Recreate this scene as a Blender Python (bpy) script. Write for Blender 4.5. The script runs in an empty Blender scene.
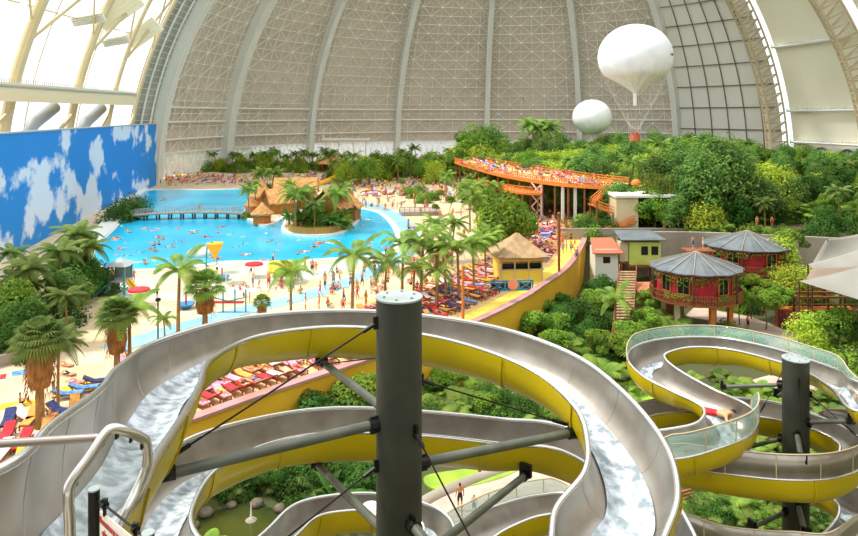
import bpy, math, random
from mathutils import Vector, Matrix, noise
random.seed(7)
PI = math.pi
C = bpy.context.scene.collection
F, HY, CAMZ = 650.0, 115.0, 20.0        # focal length in px, horizon row, eye height

# ---------------------------------------------------------------- camera, world, sun, exposure
cam_d = bpy.data.cameras.new('camera'); cam = bpy.data.objects.new('camera', cam_d); C.objects.link(cam)
cam.location = (0, 0, CAMZ); cam.rotation_euler = (PI/2, 0, 0)
cam_d.sensor_width = 36; cam_d.lens = 36*F/858; cam_d.shift_y = -(268-HY)/858
cam_d.clip_start = .05; cam_d.clip_end = 3000
bpy.context.scene.camera = cam
w = bpy.data.worlds.new('world'); bpy.context.scene.world = w; w.use_nodes = True
bg = w.node_tree.nodes['Background']
bg.inputs[0].default_value = (.93, .96, 1, 1); bg.inputs[1].default_value = 1.55
sun_d = bpy.data.lights.new('sun', 'SUN'); sun = bpy.data.objects.new('sun', sun_d); C.objects.link(sun)
sun_d.energy = 3.1; sun_d.angle = math.radians(7); sun_d.color = (1, .95, .86)
sun.rotation_euler = Vector((.60, -.06, -1)).to_track_quat('-Z', 'Y').to_euler()
sun.location = (-60, 60, 90)
vs = bpy.context.scene.view_settings
vs.view_transform = 'Standard'; vs.look = 'None'; vs.gamma = 1; vs.exposure = 0.25
cy = bpy.context.scene.cycles
cy.max_bounces = 6; cy.diffuse_bounces = 3; cy.glossy_bounces = 3; cy.transparent_max_bounces = 12

# ---------------------------------------------------------------- helpers
def G(px, py, z=0.0):
    d = F*(CAMZ-z)/(py-HY); return Vector(((px-429)/F*d, d, z))
def D(px, py, d):
    return Vector(((px-429)/F*d, d, CAMZ-(py-HY)/F*d))
def lin(c):
    if isinstance(c, str):
        c = [int(c[i:i+2], 16)/255 for i in (0, 2, 4)]
        c = [x/12.92 if x <= .04045 else ((x+.055)/1.055)**2.4 for x in c]
    return (c[0], c[1], c[2], 1)
def mat(name, col, rough=.6, metal=0, col2=None, scale=3, bump=0, bscale=None, stretch=None, spec=.5, vary=0, detail=3, obj=True):
    m = bpy.data.materials.new(name); m.use_nodes = True
    nt = m.node_tree; b = nt.nodes['Principled BSDF']; L = nt.links
    b.inputs['Roughness'].default_value = rough; b.inputs['Metallic'].default_value = metal
    b.inputs['Specular IOR Level'].default_value = spec
    c = lin(col); b.inputs['Base Color'].default_value = c
    tc = nt.nodes.new('ShaderNodeTexCoord'); mp = nt.nodes.new('ShaderNodeMapping')
    L.new(tc.outputs['Object'], mp.inputs[0])
    if stretch: mp.inputs['Scale'].default_value = stretch
    out = None
    if col2:
        n = nt.nodes.new('ShaderNodeTexNoise'); n.inputs['Scale'].default_value = scale; n.inputs['Detail'].default_value = detail
        L.new(mp.outputs[0], n.inputs['Vector'])
        r = nt.nodes.new('ShaderNodeValToRGB'); r.color_ramp.elements[0].color = c; r.color_ramp.elements[1].color = lin(col2)
        r.color_ramp.elements[0].position = .38; r.color_ramp.elements[1].position = .62
        L.new(n.outputs['Fac'], r.inputs[0]); out = r.outputs[0]
    if vary:
        oi = nt.nodes.new('ShaderNodeObjectInfo'); h = nt.nodes.new('ShaderNodeHueSaturation')
        mr = nt.nodes.new('ShaderNodeMapRange'); mr.inputs[3].default_value = 1-vary; mr.inputs[4].default_value = 1+vary
        mh = nt.nodes.new('ShaderNodeMapRange'); mh.inputs[3].default_value = .5-vary*.06; mh.inputs[4].default_value = .5+vary*.06
        L.new(oi.outputs['Random'], mr.inputs[0]); L.new(mr.outputs[0], h.inputs['Value'])
        L.new(oi.outputs['Random'], mh.inputs[0]); L.new(mh.outputs[0], h.inputs['Hue'])
        if out: L.new(out, h.inputs['Color'])
        else: h.inputs['Color'].default_value = c
        out = h.outputs[0]
    if out: L.new(out, b.inputs['Base Color'])
    if bump:
        n2 = nt.nodes.new('ShaderNodeTexNoise'); n2.inputs['Scale'].default_value = bscale or scale; n2.inputs['Detail'].default_value = 4
        L.new(mp.outputs[0], n2.inputs['Vector'])
        bp = nt.nodes.new('ShaderNodeBump'); bp.inputs['Strength'].default_value = bump
        L.new(n2.outputs['Fac'], bp.inputs['Height']); L.new(bp.outputs[0], b.inputs['Normal'])
    return m
def leafmat(name, c1, c2, scale=.6, vary=.22, trans=.35):
    m = mat(name, c1, .75, 0, c2, scale, vary=vary, spec=.15, detail=4)
    nt = m.node_tree; b = nt.nodes['Principled BSDF']; L = nt.links
    src = b.inputs['Base Color'].links[0].from_socket
    t = nt.nodes.new('ShaderNodeBsdfTranslucent'); mx = nt.nodes.new('ShaderNodeMixShader'); mx.inputs[0].default_value = trans
    L.new(src, t.inputs[0]); L.new(b.outputs[0], mx.inputs[1]); L.new(t.outputs[0], mx.inputs[2])
    L.new(mx.outputs[0], nt.nodes['Material Output'].inputs[0])
    return m
def glassmat(name, col, alpha=.75, rough=.05):
    m = bpy.data.materials.new(name); m.use_nodes = True; nt = m.node_tree; L = nt.links
    b = nt.nodes['Principled BSDF']; b.inputs['Base Color'].default_value = lin(col); b.inputs['Roughness'].default_value = rough
    t = nt.nodes.new('ShaderNodeBsdfTransparent'); t.inputs[0].default_value = (.94, .97, .96, 1)
    mx = nt.nodes.new('ShaderNodeMixShader'); mx.inputs[0].default_value = alpha
    L.new(b.outputs[0], mx.inputs[1]); L.new(t.outputs[0], mx.inputs[2]); L.new(mx.outputs[0], nt.nodes['Material Output'].inputs[0])
    return m

class MB:
    def __init__(s): s.v = []; s.f = []; s.m = []
    def add(s, vs, fs, mi=0):
        o = len(s.v); s.v += [tuple(v) for v in vs]
        s.f += [tuple(i+o for i in f) for f in fs]; s.m += [mi]*len(fs)
    def box(s, c, sz, rz=0, mi=0, M=None):
        c = Vector(c); R = Matrix.Rotation(rz, 3, 'Z') if M is None else M
        vs = [c + R @ Vector((x*sz[0]/2, y*sz[1]/2, z*sz[2]/2)) for x in (-1, 1) for y in (-1, 1) for z in (-1, 1)]
        s.add(vs, [(0,1,3,2),(4,6,7,5),(0,4,5,1),(2,3,7,6),(0,2,6,4),(1,5,7,3)], mi)
    def bar(s, a, b, wd, ht=None, mi=0):       # rectangular bar from a to b
        a = Vector(a); b = Vector(b); d = b-a
        if d.length < 1e-6: return
        q = d.to_track_quat('Y', 'Z').to_matrix()
        s.box((a+b)/2, (wd, d.length, ht or wd), M=q, mi=mi)
    def tube(s, pts, r, n=8, mi=0, cap=True, closed=False):
        pts = [Vector(p) for p in pts]; k = len(pts); vs = []; fs = []
        up = Vector((0, 0, 1)); pn = None
        for i, p in enumerate(pts):
            if closed: t = pts[(i+1) % k]-pts[i-1]
            else: t = pts[min(i+1, k-1)]-pts[max(i-1, 0)]
            t.normalize()
            if pn is None:
                pn = t.cross(up)
                if pn.length < .1: pn = t.cross(Vector((1, 0, 0)))
            pn = (pn - t*pn.dot(t)).normalized(); b = t.cross(pn)
            rr = r[i] if isinstance(r, (list, tuple)) else r
            for j in range(n):
                a = 2*PI*j/n; vs.append(p + pn*math.cos(a)*rr + b*math.sin(a)*rr)
        for i in range(k if closed else k-1):
            i2 = (i+1) % k
            for j in range(n): fs.append((i*n+j, i*n+(j+1) % n, i2*n+(j+1) % n, i2*n+j))
        if cap and not closed: fs.append(tuple(range(n))[::-1]); fs.append(tuple((k-1)*n+j for j in range(n)))
        s.add(vs, fs, mi)
    def lathe(s, c, prof, n=24, mi=0, cap=True):  # prof: (r,z)
        c = Vector(c); vs = []; fs = []
        for r, z in prof:
            for j in range(n): vs.append(c+Vector((r*math.cos(2*PI*j/n), r*math.sin(2*PI*j/n), z)))
        for i in range(len(prof)-1):
            for j in range(n): fs.append((i*n+j, i*n+(j+1) % n, (i+1)*n+(j+1) % n, (i+1)*n+j))
        if cap: fs.append(tuple(range(n))[::-1]); fs.append(tuple((len(prof)-1)*n+j for j in range(n)))
        s.add(vs, fs, mi)
    def prism(s, poly, z0, z1, mi=0, side=None):  # poly: list of xy
        n = len(poly); vs = [(p[0], p[1], z0) for p in poly]+[(p[0], p[1], z1) for p in poly]
        s.add(vs, [tuple(range(n))[::-1], tuple(range(n, 2*n))], mi)
        s.add(vs, [(i, (i+1) % n, n+(i+1) % n, n+i) for i in range(n)], mi if side is None else side)
    def quad(s, a, b, c, d, mi=0): s.add([a, b, c, d], [(0, 1, 2, 3)], mi)
    def build(s, name, mats, parent=None, smooth=False, kind=None):
        me = bpy.data.meshes.new(name); me.from_pydata(s.v, [], s.f)
        if not isinstance(mats, (list, tuple)): mats = [mats]
        for m in mats: me.materials.append(m)
        if len(mats) > 1: me.polygons.foreach_set('material_index', s.m)
        if smooth:
            me.polygons.foreach_set('use_smooth', [True]*len(me.polygons))
            if smooth == 'auto': me.set_sharp_from_angle(angle=math.radians(40))
        me.update(); o = bpy.data.objects.new(name, me); C.objects.link(o)
        if parent: o.parent = parent
        if kind: o['kind'] = kind
        return o
def tag(o, label, cat, group=None, kind=None):
    o['label'] = label; o['category'] = cat
    if group: o['group'] = group
    if kind: o['kind'] = kind
    return o
def empty(name, loc, label, cat, group=None, rz=0):
    o = bpy.data.objects.new(name, None); C.objects.link(o); o.location = loc; o.rotation_euler = (0, 0, rz)
    o.empty_display_size = .2
    return tag(o, label, cat, group)
KIDS = {}
def copy_tree(o, loc, rz=0, label=None, group=None, sc=1.0, kids=None):
    c = o.copy(); C.objects.link(c); c.location = loc; c.rotation_euler = (0, 0, rz); c.scale = (sc,)*3
    if label: c['label'] = label
    if group: c['group'] = group
    if o.name not in KIDS: KIDS[o.name] = list(o.children)
    for ch in KIDS[o.name]:
        k = ch.copy(); C.objects.link(k); k.parent = c
        if ch.name not in KIDS: KIDS[ch.name] = list(ch.children)
        for g in KIDS[ch.name]:
            q = g.copy(); C.objects.link(q); q.parent = k
    return c
class Proto:                     # the first placing moves the original, later ones copy it
    def __init__(s, root): s.root = root; s.used = False; s.cat = root['category']
    def put(s, loc, rz=0, label=None, group=None, sc=1.0):
        if not s.used:
            s.used = True; o = s.root; o.location = loc; o.rotation_euler = (0, 0, rz); o.scale = (sc,)*3
            if label: o['label'] = label
            if group: o['group'] = group
            return o
        return copy_tree(s.root, loc, rz, label, group, sc)
def catmull(P, n=8, closed=False):
    P = [Vector(p) for p in P]; out = []; k = len(P)
    for i in range(k if closed else k-1):
        if closed: a, b, c, d = P[i-1], P[i], P[(i+1) % k], P[(i+2) % k]
        else: a, b, c, d = P[max(i-1, 0)], P[i], P[i+1], P[min(i+2, k-1)]
        for j in range(n):
            t = j/n
            out.append(.5*((2*b)+(c-a)*t+(2*a-5*b+4*c-d)*t*t+(3*b-a-3*c+d)*t**3))
    if not closed: out.append(P[-1])
    return out
def bz(a, b, t): return a+(b-a)*t
def in_poly(x, y, P):
    r = False; n = len(P)
    for i in range(n):
        x1, y1 = P[i][0], P[i][1]; x2, y2 = P[i-1][0], P[i-1][1]
        if (y1 > y) != (y2 > y) and x < (x2-x1)*(y-y1)/(y2-y1)+x1: r = not r
    return r
def smooth01(t): t = max(0, min(1, t)); return t*t*(3-2*t)
def pxof(p): return 429+F*p[0]/p[1], HY+F*(CAMZ-p[2])/p[1]

# ---------------------------------------------------------------- materials
M = {}
M['sand'] = mat('sand', 'dcc8a6', .9, 0, 'ccb48a', .25, bump=.15, bscale=3)
M['soil'] = mat('soil', '54482c', .95, 0, '46522a', .35, bump=.3, bscale=2)
M['hill'] = mat('hill_ground', '57692a', .95, 0, '7a7a35', .2)
M['water'] = mat('lagoon_water', '14b4e0', .2, 0, '2cc2e6', .09, bump=.25, bscale=1.2)
M['shallow'] = mat('shallow_tile', 'a6cfd2', .35, 0, 'c0d6c8', .3)
M['bluepath'] = mat('blue_path', '86bedd', .4, 0, 'a0cbe0', .5)
M['kerb'] = mat('white_kerb', 'f2ede2', .5)
M['pond'] = mat('pond_water', '2f3a1c', .08, 0, '434c22', .3)
M['lawn'] = mat('lawn', '9db83c', .9, 0, '7fa030', .5)
M['path'] = mat('garden_path', 'cbb6a2', .85, 0, 'b9a190', .5, bump=.1)
M['yellow_wall'] = mat('yellow_plaster', 'e3b326', .8, 0, 'd7a41f', .2)
M['coping'] = mat('pink_coping', 'b98a86', .7, 0, 'a87870', .6)
M['yellow_floor'] = mat('yellow_floor', 'f3d75c', .8, 0, 'e8c84a', .3)
M['deck'] = mat('terrace_boards', 'd9a56a', .75, 0, 'e8c690', .4, stretch=(1, 8, 1))
M['orange_wood'] = mat('orange_timber', 'e58a35', .65, 0, 'd27328', 2, stretch=(1, 1, 6))
M['wood'] = mat('brown_timber', '9a5a30', .65, 0, '7d4526', 2, stretch=(1, 1, 6))
M['dark_wood'] = mat('dark_timber', '4a2c1c', .7, 0, '5e3824', 2)
M['thatch'] = mat('thatch', 'e0a466', .9, 0, 'c58a50', 1.4, bump=.6, bscale=6, stretch=(1, 1, .3))
M['thatch2'] = mat('grey_thatch', 'b99a72', .9, 0, 'a2845f', 1.4, bump=.6, bscale=6, stretch=(1, 1, .3))
M['bamboo'] = mat('bamboo', 'c98f3a', .6, 0, 'a97430', 6, stretch=(4, 4, .2))
M['roofmetal'] = mat('corrugated_roof', '70777a', .6, .15, '5f6669', .6)
M['redwall'] = mat('red_wall', 'b4202a', .7, 0, '8f1a20', .6)
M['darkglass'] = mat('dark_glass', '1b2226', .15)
M['green_wall'] = mat('lime_wall', 'c9d46a', .75, 0, 'bcc75c', .6)
M['cream'] = mat('cream_plaster', 'd9cba4', .85, 0, 'c4b48c', .3)
M['concrete'] = mat('concrete', 'a79d8c', .85, 0, '948a78', .3)
M['tent'] = mat('tent_fabric', '969389', .8, 0, '8a877e', .15)
M['tent2'] = mat('tent_fabric_brown', '8a7a68', .8)
M['trunk'] = mat('trunk', '7d6242', .9, 0, '5d4a30', 3, bump=.4, bscale=8)
M['palmtrunk'] = mat('palm_trunk', 'b08a52', .85, 0, '8c6b3d', 5, stretch=(1, 1, 4))
M['skirt'] = mat('dead_frond_skirt', 'a8743a', .9, 0, '7c5228', 4, bump=.6, bscale=9, stretch=(1, 1, .4))
M['leaf'] = leafmat('leaf_mid', '8aa83a', '5a7f2c')
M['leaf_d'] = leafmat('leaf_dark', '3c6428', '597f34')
M['leaf_y'] = leafmat('leaf_yellow', 'c6d24c', '9cb83e')
M['leaf_b'] = leafmat('leaf_blue', '7fa24c', '567c3c')
M['frond'] = leafmat('frond', '94ac48', '66863a', .8)
M['frond_d'] = leafmat('frond_dark', '5a7538', '7f8f46', .8)
M['skin'] = mat('skin', 'd99a70', .6, vary=.12)
M['skin_d'] = mat('skin_tanned', 'b97748', .6, vary=.1)
M['hair'] = mat('dark_hair', '1d1512', .6)
M['hair2'] = mat('brown_hair', '6b4526', .6)
M['steel'] = mat('brushed_steel', 'aba499', .33, .7, '958d80', 1.2, bump=.04, bscale=10)
M['chrome'] = mat('polished_rail', 'cfccc6', .22, .9)
M['yshell'] = mat('yellow_shell', 'c9b206', .28, 0, 'b8a205', .4, spec=.6)
M['polegreen'] = mat('painted_pole', '3c3f32', .55, .2, '31342a', 1.2, bump=.05)
M['polecap'] = mat('pole_cap', 'a9b3b0', .5, .3, '96a09c', 2)
M['strut'] = mat('strut_paint', '63675a', .45, .3, '54584c', 2)
M['black'] = mat('black_metal', '15130f', .4, .4)
M['cable'] = mat('cable', '1c1814', .5, .5)
M['glass'] = glassmat('guard_glass', 'a8c8bc', .62)
M['glass2'] = glassmat('clear_panel', 'c8d0cc', .80)
M['white'] = mat('white_fabric', 'f7f8f6', .6, 0, 'e9eef0', .3)
M['shell'] = mat('dome_shell', 'd8ccb8', .85, 0, 'ccc0ac', .05)
M['lattice'] = mat('lattice_steel', 'ecece0', .6)
M['rib'] = mat('dome_rib', 'dce0d6', .6, 0, 'e4e6dc', .1)
M['pale'] = mat('pale_panel', 'eeecde', .7, 0, 'e4e3d6', .03)
M['cream_mem'] = mat('cream_membrane', 'fbf6dc', .7, 0, 'f2ecd2', .03)
M['darkline'] = mat('dark_mullion', '6e675c', .6)
M['truss'] = mat('cream_truss', 'd8c79c', .55, 0, 'c9b88c', .1)
M['truss_r'] = mat('brown_truss', 'c2b18c', .55)
M['beam'] = mat('cream_beam', 'e9d9b0', .6)
M['greyduct'] = mat('grey_duct', 'a9b0b2', .5)
M['milky'] = glassmat('milky_pane', 'ffffff', .2, .6)
M['stone'] = mat('pond_stone', '756b58', .85, 0, '5d5546', 2)
M['film'] = glassmat('foil_pane', 'ffffff', .85, .3)
M['red'] = mat('red_plastic', 'd3202c', .4)
M['teal'] = mat('teal_paint', '2fa5a5', .4)
M['yellow'] = mat('yellow_plastic', 'f0b81c', .4)
M['bluepl'] = mat('blue_plastic', '2a86c8', .4)
M['bluefence'] = mat('blue_fence', '1f8fb8', .6)
def frothmat():
    m = mat('rushing_water', '8b979c', .2, .0, 'd6dfe3', 5, bump=1.0, bscale=16, detail=8)
    return m
M['froth'] = frothmat()
def cloudmat():
    m = bpy.data.materials.new('painted_clouds'); m.use_nodes = True; nt = m.node_tree; L = nt.links
    b = nt.nodes['Principled BSDF']; b.inputs['Roughness'].default_value = .7
    tc = nt.nodes.new('ShaderNodeTexCoord'); mp = nt.nodes.new('ShaderNodeMapping'); L.new(tc.outputs['Object'], mp.inputs[0])
    mp.inputs['Scale'].default_value = (1, .75, 1.0); mp.inputs['Location'].default_value = (3, 4, 2)
    n = nt.nodes.new('ShaderNodeTexNoise'); n.inputs['Scale'].default_value = .095; n.inputs['Detail'].default_value = 6; n.inputs['Roughness'].default_value = .55
    L.new(mp.outputs[0], n.inputs['Vector'])
    r = nt.nodes.new('ShaderNodeValToRGB'); e = r.color_ramp.elements
    e[0].position = .52; e[0].color = lin('1688d8'); e[1].position = .565; e[1].color = lin('d8e4f4')
    L.new(n.outputs['Fac'], r.inputs[0]); L.new(r.outputs[0], b.inputs['Base Color'])
    return m
M['clouds'] = cloudmat()

# ================================================================ THE HALL
DX, DY, DR, DH = 27.0, 195.0, 111.0, 109.0      # half-dome centre, radius, height
def dome(phi, al, off=0):
    r = DR-off; return Vector((DX+r*math.cos(al)*math.sin(phi), DY+r*math.cos(al)*math.cos(phi), (DH-off)*math.sin(al)))
def arch(y, al, off=0):   # left side of the hall's arch
    r = DR-off; return Vector((DX-r*math.cos(al), y, (DH-off)*math.sin(al)))
rad = math.radians
SEG = rad(22.5)
def dome_segment(k, name, shell, lat, style):
    p0 = k*SEG; q0 = p0+(.04 if style == 'cream' else 0); SG = SEG-(q0-p0)
    mb = MB(); na, nb = 8, 20; A0, A1 = rad(4.2 if style == 'taupe' else 3), rad(49)
    P = [[dome(q0+SG*i/na, bz(A0, A1, j/nb)) for i in range(na+1)] for j in range(nb+1)]
    vs = [p for row in P for p in row]
    mb.add(vs, [(j*(na+1)+i, j*(na+1)+i+1, (j+1)*(na+1)+i+1, (j+1)*(na+1)+i) for j in range(nb) for i in range(na)])
    o = mb.build(name, shell, kind='structure', smooth=True)
    lb = MB()
    if style == 'taupe':
        na2, nb2 = 8, 20
        Q = lambda i, j: dome(p0+SEG*i/na2, bz(A0, A1, j/nb2), .9)
        for j in range(nb2+1):
            for i in range(na2+1):
                if j < nb2 and i not in (0, na2): lb.bar(Q(i, j), Q(i, j+1), .2)
                if i < na2: lb.bar(Q(i, j), Q(i+1, j), .17)
                if i < na2 and j < nb2:
                    if (i+j) % 2 == 0: lb.bar(Q(i, j), Q(i+1, j+1), .17)
                    else: lb.bar(Q(i+1, j), Q(i, j+1), .17)
                if (i+j) % 2 == 0: lb.box(Q(i, j), (.65, .65, .65))
        for a in (6.5, 9.5, 12): lb.tube([dome(p0+SEG*i/8, rad(a), 1.2) for i in range(9)], .32, 6)
        # lattice window band at the foot
        for i in range(16):
            a, b = p0+SEG*i/16, p0+SEG*(i+1)/16
            lb.bar(dome(a, rad(.5), .8), dome(b, A0, .8), .2); lb.bar(dome(b, rad(.5), .8), dome(a, A0, .8), .2)
            lb.bar(dome(a, A0, .8), dome(b, A0, .8), .5); lb.bar(dome(a, rad(2.4), .8), dome(b, rad(2.4), .8), .2)
    elif style == 'pale':
        for i in range(1, 6): lb.tube([dome(p0+SEG*i/6, bz(A0, A1, j/20), .5) for j in range(21)], .2, 5)
        for j in range(0, 11): lb.tube([dome(p0+SEG*i/6, bz(A0, A1, j/10), .5) for i in range(7)], .2, 5)
    else:
        for a in (5.5, 11.5, 24, 37, 50):
            lb.tube([dome(p0+SEG*(.1+.8*i/6), rad(a), 1.3) for i in range(7)], .45, 6)
            for i in range(25): lb.box(dome(p0+SEG*(.1+.8*i/24), rad(a), 1.3)+Vector((0, 0, .6)), (.3, .3, .9))
            lb.bar(dome(p0+SEG*.1, rad(a), 0), dome(p0+SEG*.9, rad(a), 0), .5, .3)
    lb.build('lattice' if style != 'cream' else 'ledges', lat, o)
    return o
for k in range(-4, 2): dome_segment(k, 'wall_back', M['shell'], M['lattice'], 'taupe')
dome_segment(2, 'wall_right', M['pale'], M['darkline'], 'pale')
dome_segment(3, 'wall_right', M['cream_mem'], M['rib'], 'cream')
# pale glazed window band behind the foot lattice, and the arched windows at far right
mb = MB()
for i in range(48):
    a, b = rad(-90)+rad(135)*i/48, rad(-90)+rad(135)*(i+1)/48
    mb.quad(dome(a, rad(.2)), dome(b, rad(.2)), dome(b, rad(4.2)), dome(a, rad(4.2)))
mb.build('window_1', M['milky'], kind='structure')
# meridian ribs
for k in range(-4, 3):
    mb = MB(); wd = 1.2 if k not in (-4, -3) else 1.9; n = 28; vs = []; fs = []
    for j in range(n+1):
        al = rad(49)*j/n; ph = k*SEG; t = Vector((math.cos(ph), -math.sin(ph), 0))
        a = dome(ph, al, .1); b = dome(ph, al, 3.4)
        vs += [a-t*wd, a+t*wd, b+t*wd*.8, b-t*wd*.8]
    for j in range(n):
        for q in range(4): fs.append((j*4+q, j*4+(q+1) % 4, (j+1)*4+(q+1) % 4, (j+1)*4+q))
    fs += [(0, 1, 2, 3)[::-1], (n*4, n*4+1, n*4+2, n*4+3)]
    mb.add(vs, fs)
    o = mb.build('trim_1', M['rib'], kind='structure', smooth=False)
    lb = MB()
    for s in (-1, 1):
        ph = k*SEG; t = Vector((math.cos(ph), -math.sin(ph), 0))
        lb.tube([dome(ph, rad(49)*j/40, 3.5)+t*wd*.85*s for j in range(41)], .16, 5)
    for j in range(90): 
        al = rad(49)*j/90; lb.bar(dome(ph, al, 3.5)-t*wd*.8, dome(ph, al, 3.5)+t*wd*.8, .14)
    lb.build('ladder_chords', M['lattice'], o)
# big lattice trusses on the right
def truss(f1, f2, n, r, m, name, width):
    """f1(t): inner chord, f2(t): outer chord pair centre; width = vector"""
    mb = MB()
    for s in (-1, 1): mb.tube([f1(t/n)+width(t/n)*s for t in range(n+1)], r, 6)
    mb.tube([f2(t/n) for t in range(n+1)], r*.8, 6)
    for i in range(n):
        a, b = i/n, (i+1)/n
        for s in (-1, 1):
            mb.bar(f1(a)+width(a)*s, f2(b), r*.9); mb.bar(f2(b), f1(b)+width(b)*s, r*.7)
        mb.bar(f1(a)-width(a), f1(a)+width(a), r*1.1)
        mb.bar(f1((a+b)/2)-width(a), f1((a+b)/2)+width(a), r*.8)
    return mb.build(name, m, kind='structure')
for k in (3, 4):
    ph = k*SEG; t = Vector((math.cos(ph), -math.sin(ph), 0))
    truss(lambda u: dome(ph, rad(49)*u, 7), lambda u: dome(ph+.03, rad(49)*u, 1.5), 26, .42, M['truss_r'], 'trim_2', lambda u: t*1.0)
    mb = MB()     # bright glazed strip beside each truss
    for j in range(24):
        mb.quad(dome(ph, rad(49)*j/24, 0), dome(ph+.04, rad(49)*j/24, 0), dome(ph+.04, rad(49)*(j+1)/24, 0), dome(ph, rad(49)*(j+1)/24, 0))
    mb.build('window_2', M['film'], kind='structure')
# arched windows low in the cream bay
mb = MB(); fr = MB()
for c in (.42, .68, .94):
    a0, a1 = 3*SEG+SEG*(c-.12), 3*SEG+SEG*(c+.12); n = 8; top = []
    for i in range(n+1):
        u = i/n; top.append((bz(a0, a1, u), rad(1.2+3.6*math.sqrt(max(0, 1-(2*u-1)**2)*.8+.2))))
    for i in range(n):
        mb.quad(dome(top[i][0], 0, 2), dome(top[i+1][0], 0, 2), dome(*top[i+1], 2), dome(*top[i], 2))
    fr.tube([dome(p, a, 2.2) for p, a in top], .35, 5)
    for u in (0, 4, 8): fr.bar(dome(top[u][0], 0, 2.2), dome(*top[u], 2.2), .5)
o = mb.build('window_3', mat('blue_pane', '8fc0c8', .15), kind='structure'); fr.build('window_frame', M['darkline'], o)
# left glazed side: arch trusses, foil panes, walkway beam
ys = (173, 160, 143, 121, 96)
for i, y in enumerate(ys):
    f1 = lambda u: arch(y, rad(49)*u, 2.2)
    mb = MB()
    rr = (.5, .5, .85, 1.0, 1.0)[i]
    mb.tube([arch(y, rad(49)*u/24, 3.5) for u in range(25)], rr, 8)
    mb.tube([arch(y+5, rad(49)*u/24, 1.0) for u in range(25)], rr*.45, 6)
    mb.tube([arch(y+1.4, rad(49)*u/24, 3.3) for u in range(25)], .12, 4)
    for u in range(0, 24, 3):
        mb.bar(arch(y, rad(49)*u/24, 3.5), arch(y+5, rad(49)*(u+1.5)/24, 1.0), .35)
        mb.bar(arch(y+5, rad(49)*(u+1.5)/24, 1.0), arch(y, rad(49)*(u+3)/24, 3.5), .35)
    mb.build('trim_3', M['truss'], kind='structure')
for i in range(len(ys)-1):
    y0, y1 = ys[i+1]+1, ys[i]-1
    mb = MB(); n = 14
    for j in range(n):
        mb.quad(arch(y0, rad(45)*j/n), arch(y1, rad(45)*j/n), arch(y1, rad(45)*(j+1)/n), arch(y0, rad(45)*(j+1)/n))
    pane = mb.build('window_4', M['film'], kind='structure')
    fr = MB()
    for a in (6, 22, 31, 40): fr.bar(arch(y0, rad(a), .5), arch(y1, rad(a), .5), .25)
    ym = (y0+y1)/2
    fr.tube([arch(ym, rad(45)*j/16, .3) for j in range(17)], .13, 5)
    fr.bar(arch(y0, rad(19), 3.5), arch(y1, rad(31), 3.5), .55); fr.bar(arch(y0, rad(34), 3.5), arch(y1, rad(21), 3.5), .35)
    fr.bar(arch(y0, rad(2), 4), arch(y1, rad(11), 4), .6)
    fr.build('window_frame', M['truss'], pane)
mb = MB()
mb.box((arch(126, rad(14), 3.5)+Vector((0, 0, 0))), (5.5, 80, .5)); mb.box((arch(126, rad(14), 6.0)+Vector((0, 0, -1.2))), (.4, 80, 2.6))
o = mb.build('trim_4', M['beam'], kind='structure')
mb = MB()
for i in range(110): mb.box(arch(87+i*.7, rad(14), 6.2)+Vector((0, 0, .9)), (.12, .1, 1.5))
mb.box(arch(126, rad(14), 6.3)+Vector((0, 0, .35)), (.3, 80, .35))
mb.build('spiked_rail', M['greyduct'], o)
for y, wh in ((107, 'nearest to the left edge'), (130, 'in the middle of the three'), (150, 'beside the double arch')):
    mb = MB(); p = arch(y, rad(5), 3.5)
    mb.tube([p, p+Vector((0, 0, 7)), p+Vector((0, 1.5, 9)), p+Vector((0, 9, 12.5))], 1.3, 10)
    tag(mb.build('ventilation_duct', M['greyduct'], smooth=True), 'thick bent grey duct against the white windows, '+wh, 'duct')
for i, (px, py, d, s, lb) in enumerate(((118, 10, 150, (11, .6, 5), 'largest pale green panel'), (143, 33, 165, (9, .6, 4.5), 'pale green panel below the largest one'), (88, 19, 140, (7, .5, 2.2), 'grey slatted panel near the second arch'), (116, 41, 150, (6, .5, 1.8), 'grey slatted panel beneath the pale green ones'))):
    mb = MB(); R = Matrix.Rotation(rad(-35 if i < 2 else -10), 3, 'Y') @ Matrix.Rotation(rad(35), 3, 'X')
    p = D(px, py, d); mb.box((0, 0, 0), s, M=R)
    for q in range(5): mb.box(R @ Vector((0, -.5, (q-2)*s[2]*.22)), (s[0], .25, .12), M=R)
    o = mb.build('reflector_panel', M['cream_mem'] if i < 2 else M['pale']); o.location = p
    tag(o, lb + ' hung from the arches above the cloud wall', 'panel')
mb = MB(); n = 18
for j in range(n):
    mb.quad(arch(178, rad(49)*j/n, .5), arch(196, rad(49)*j/n, .5), arch(196, rad(49)*(j+1)/n, .5), arch(178, rad(49)*(j+1)/n, .5))
o = mb.build('wall_left_bay', mat('bay_glazing', 'a9aca4', .4, 0, '96998f', .3), kind='structure'); mb = MB()
for y in (178, 184, 190): mb.tube([arch(y, rad(49)*j/24, 1) for j in range(25)], .3, 5)
for j in range(50): mb.bar(arch(178, rad(49)*j/50, .9), arch(196, rad(49)*j/50, .9), .12)
mb.build('bay_grid', M['lattice'], o)
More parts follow.
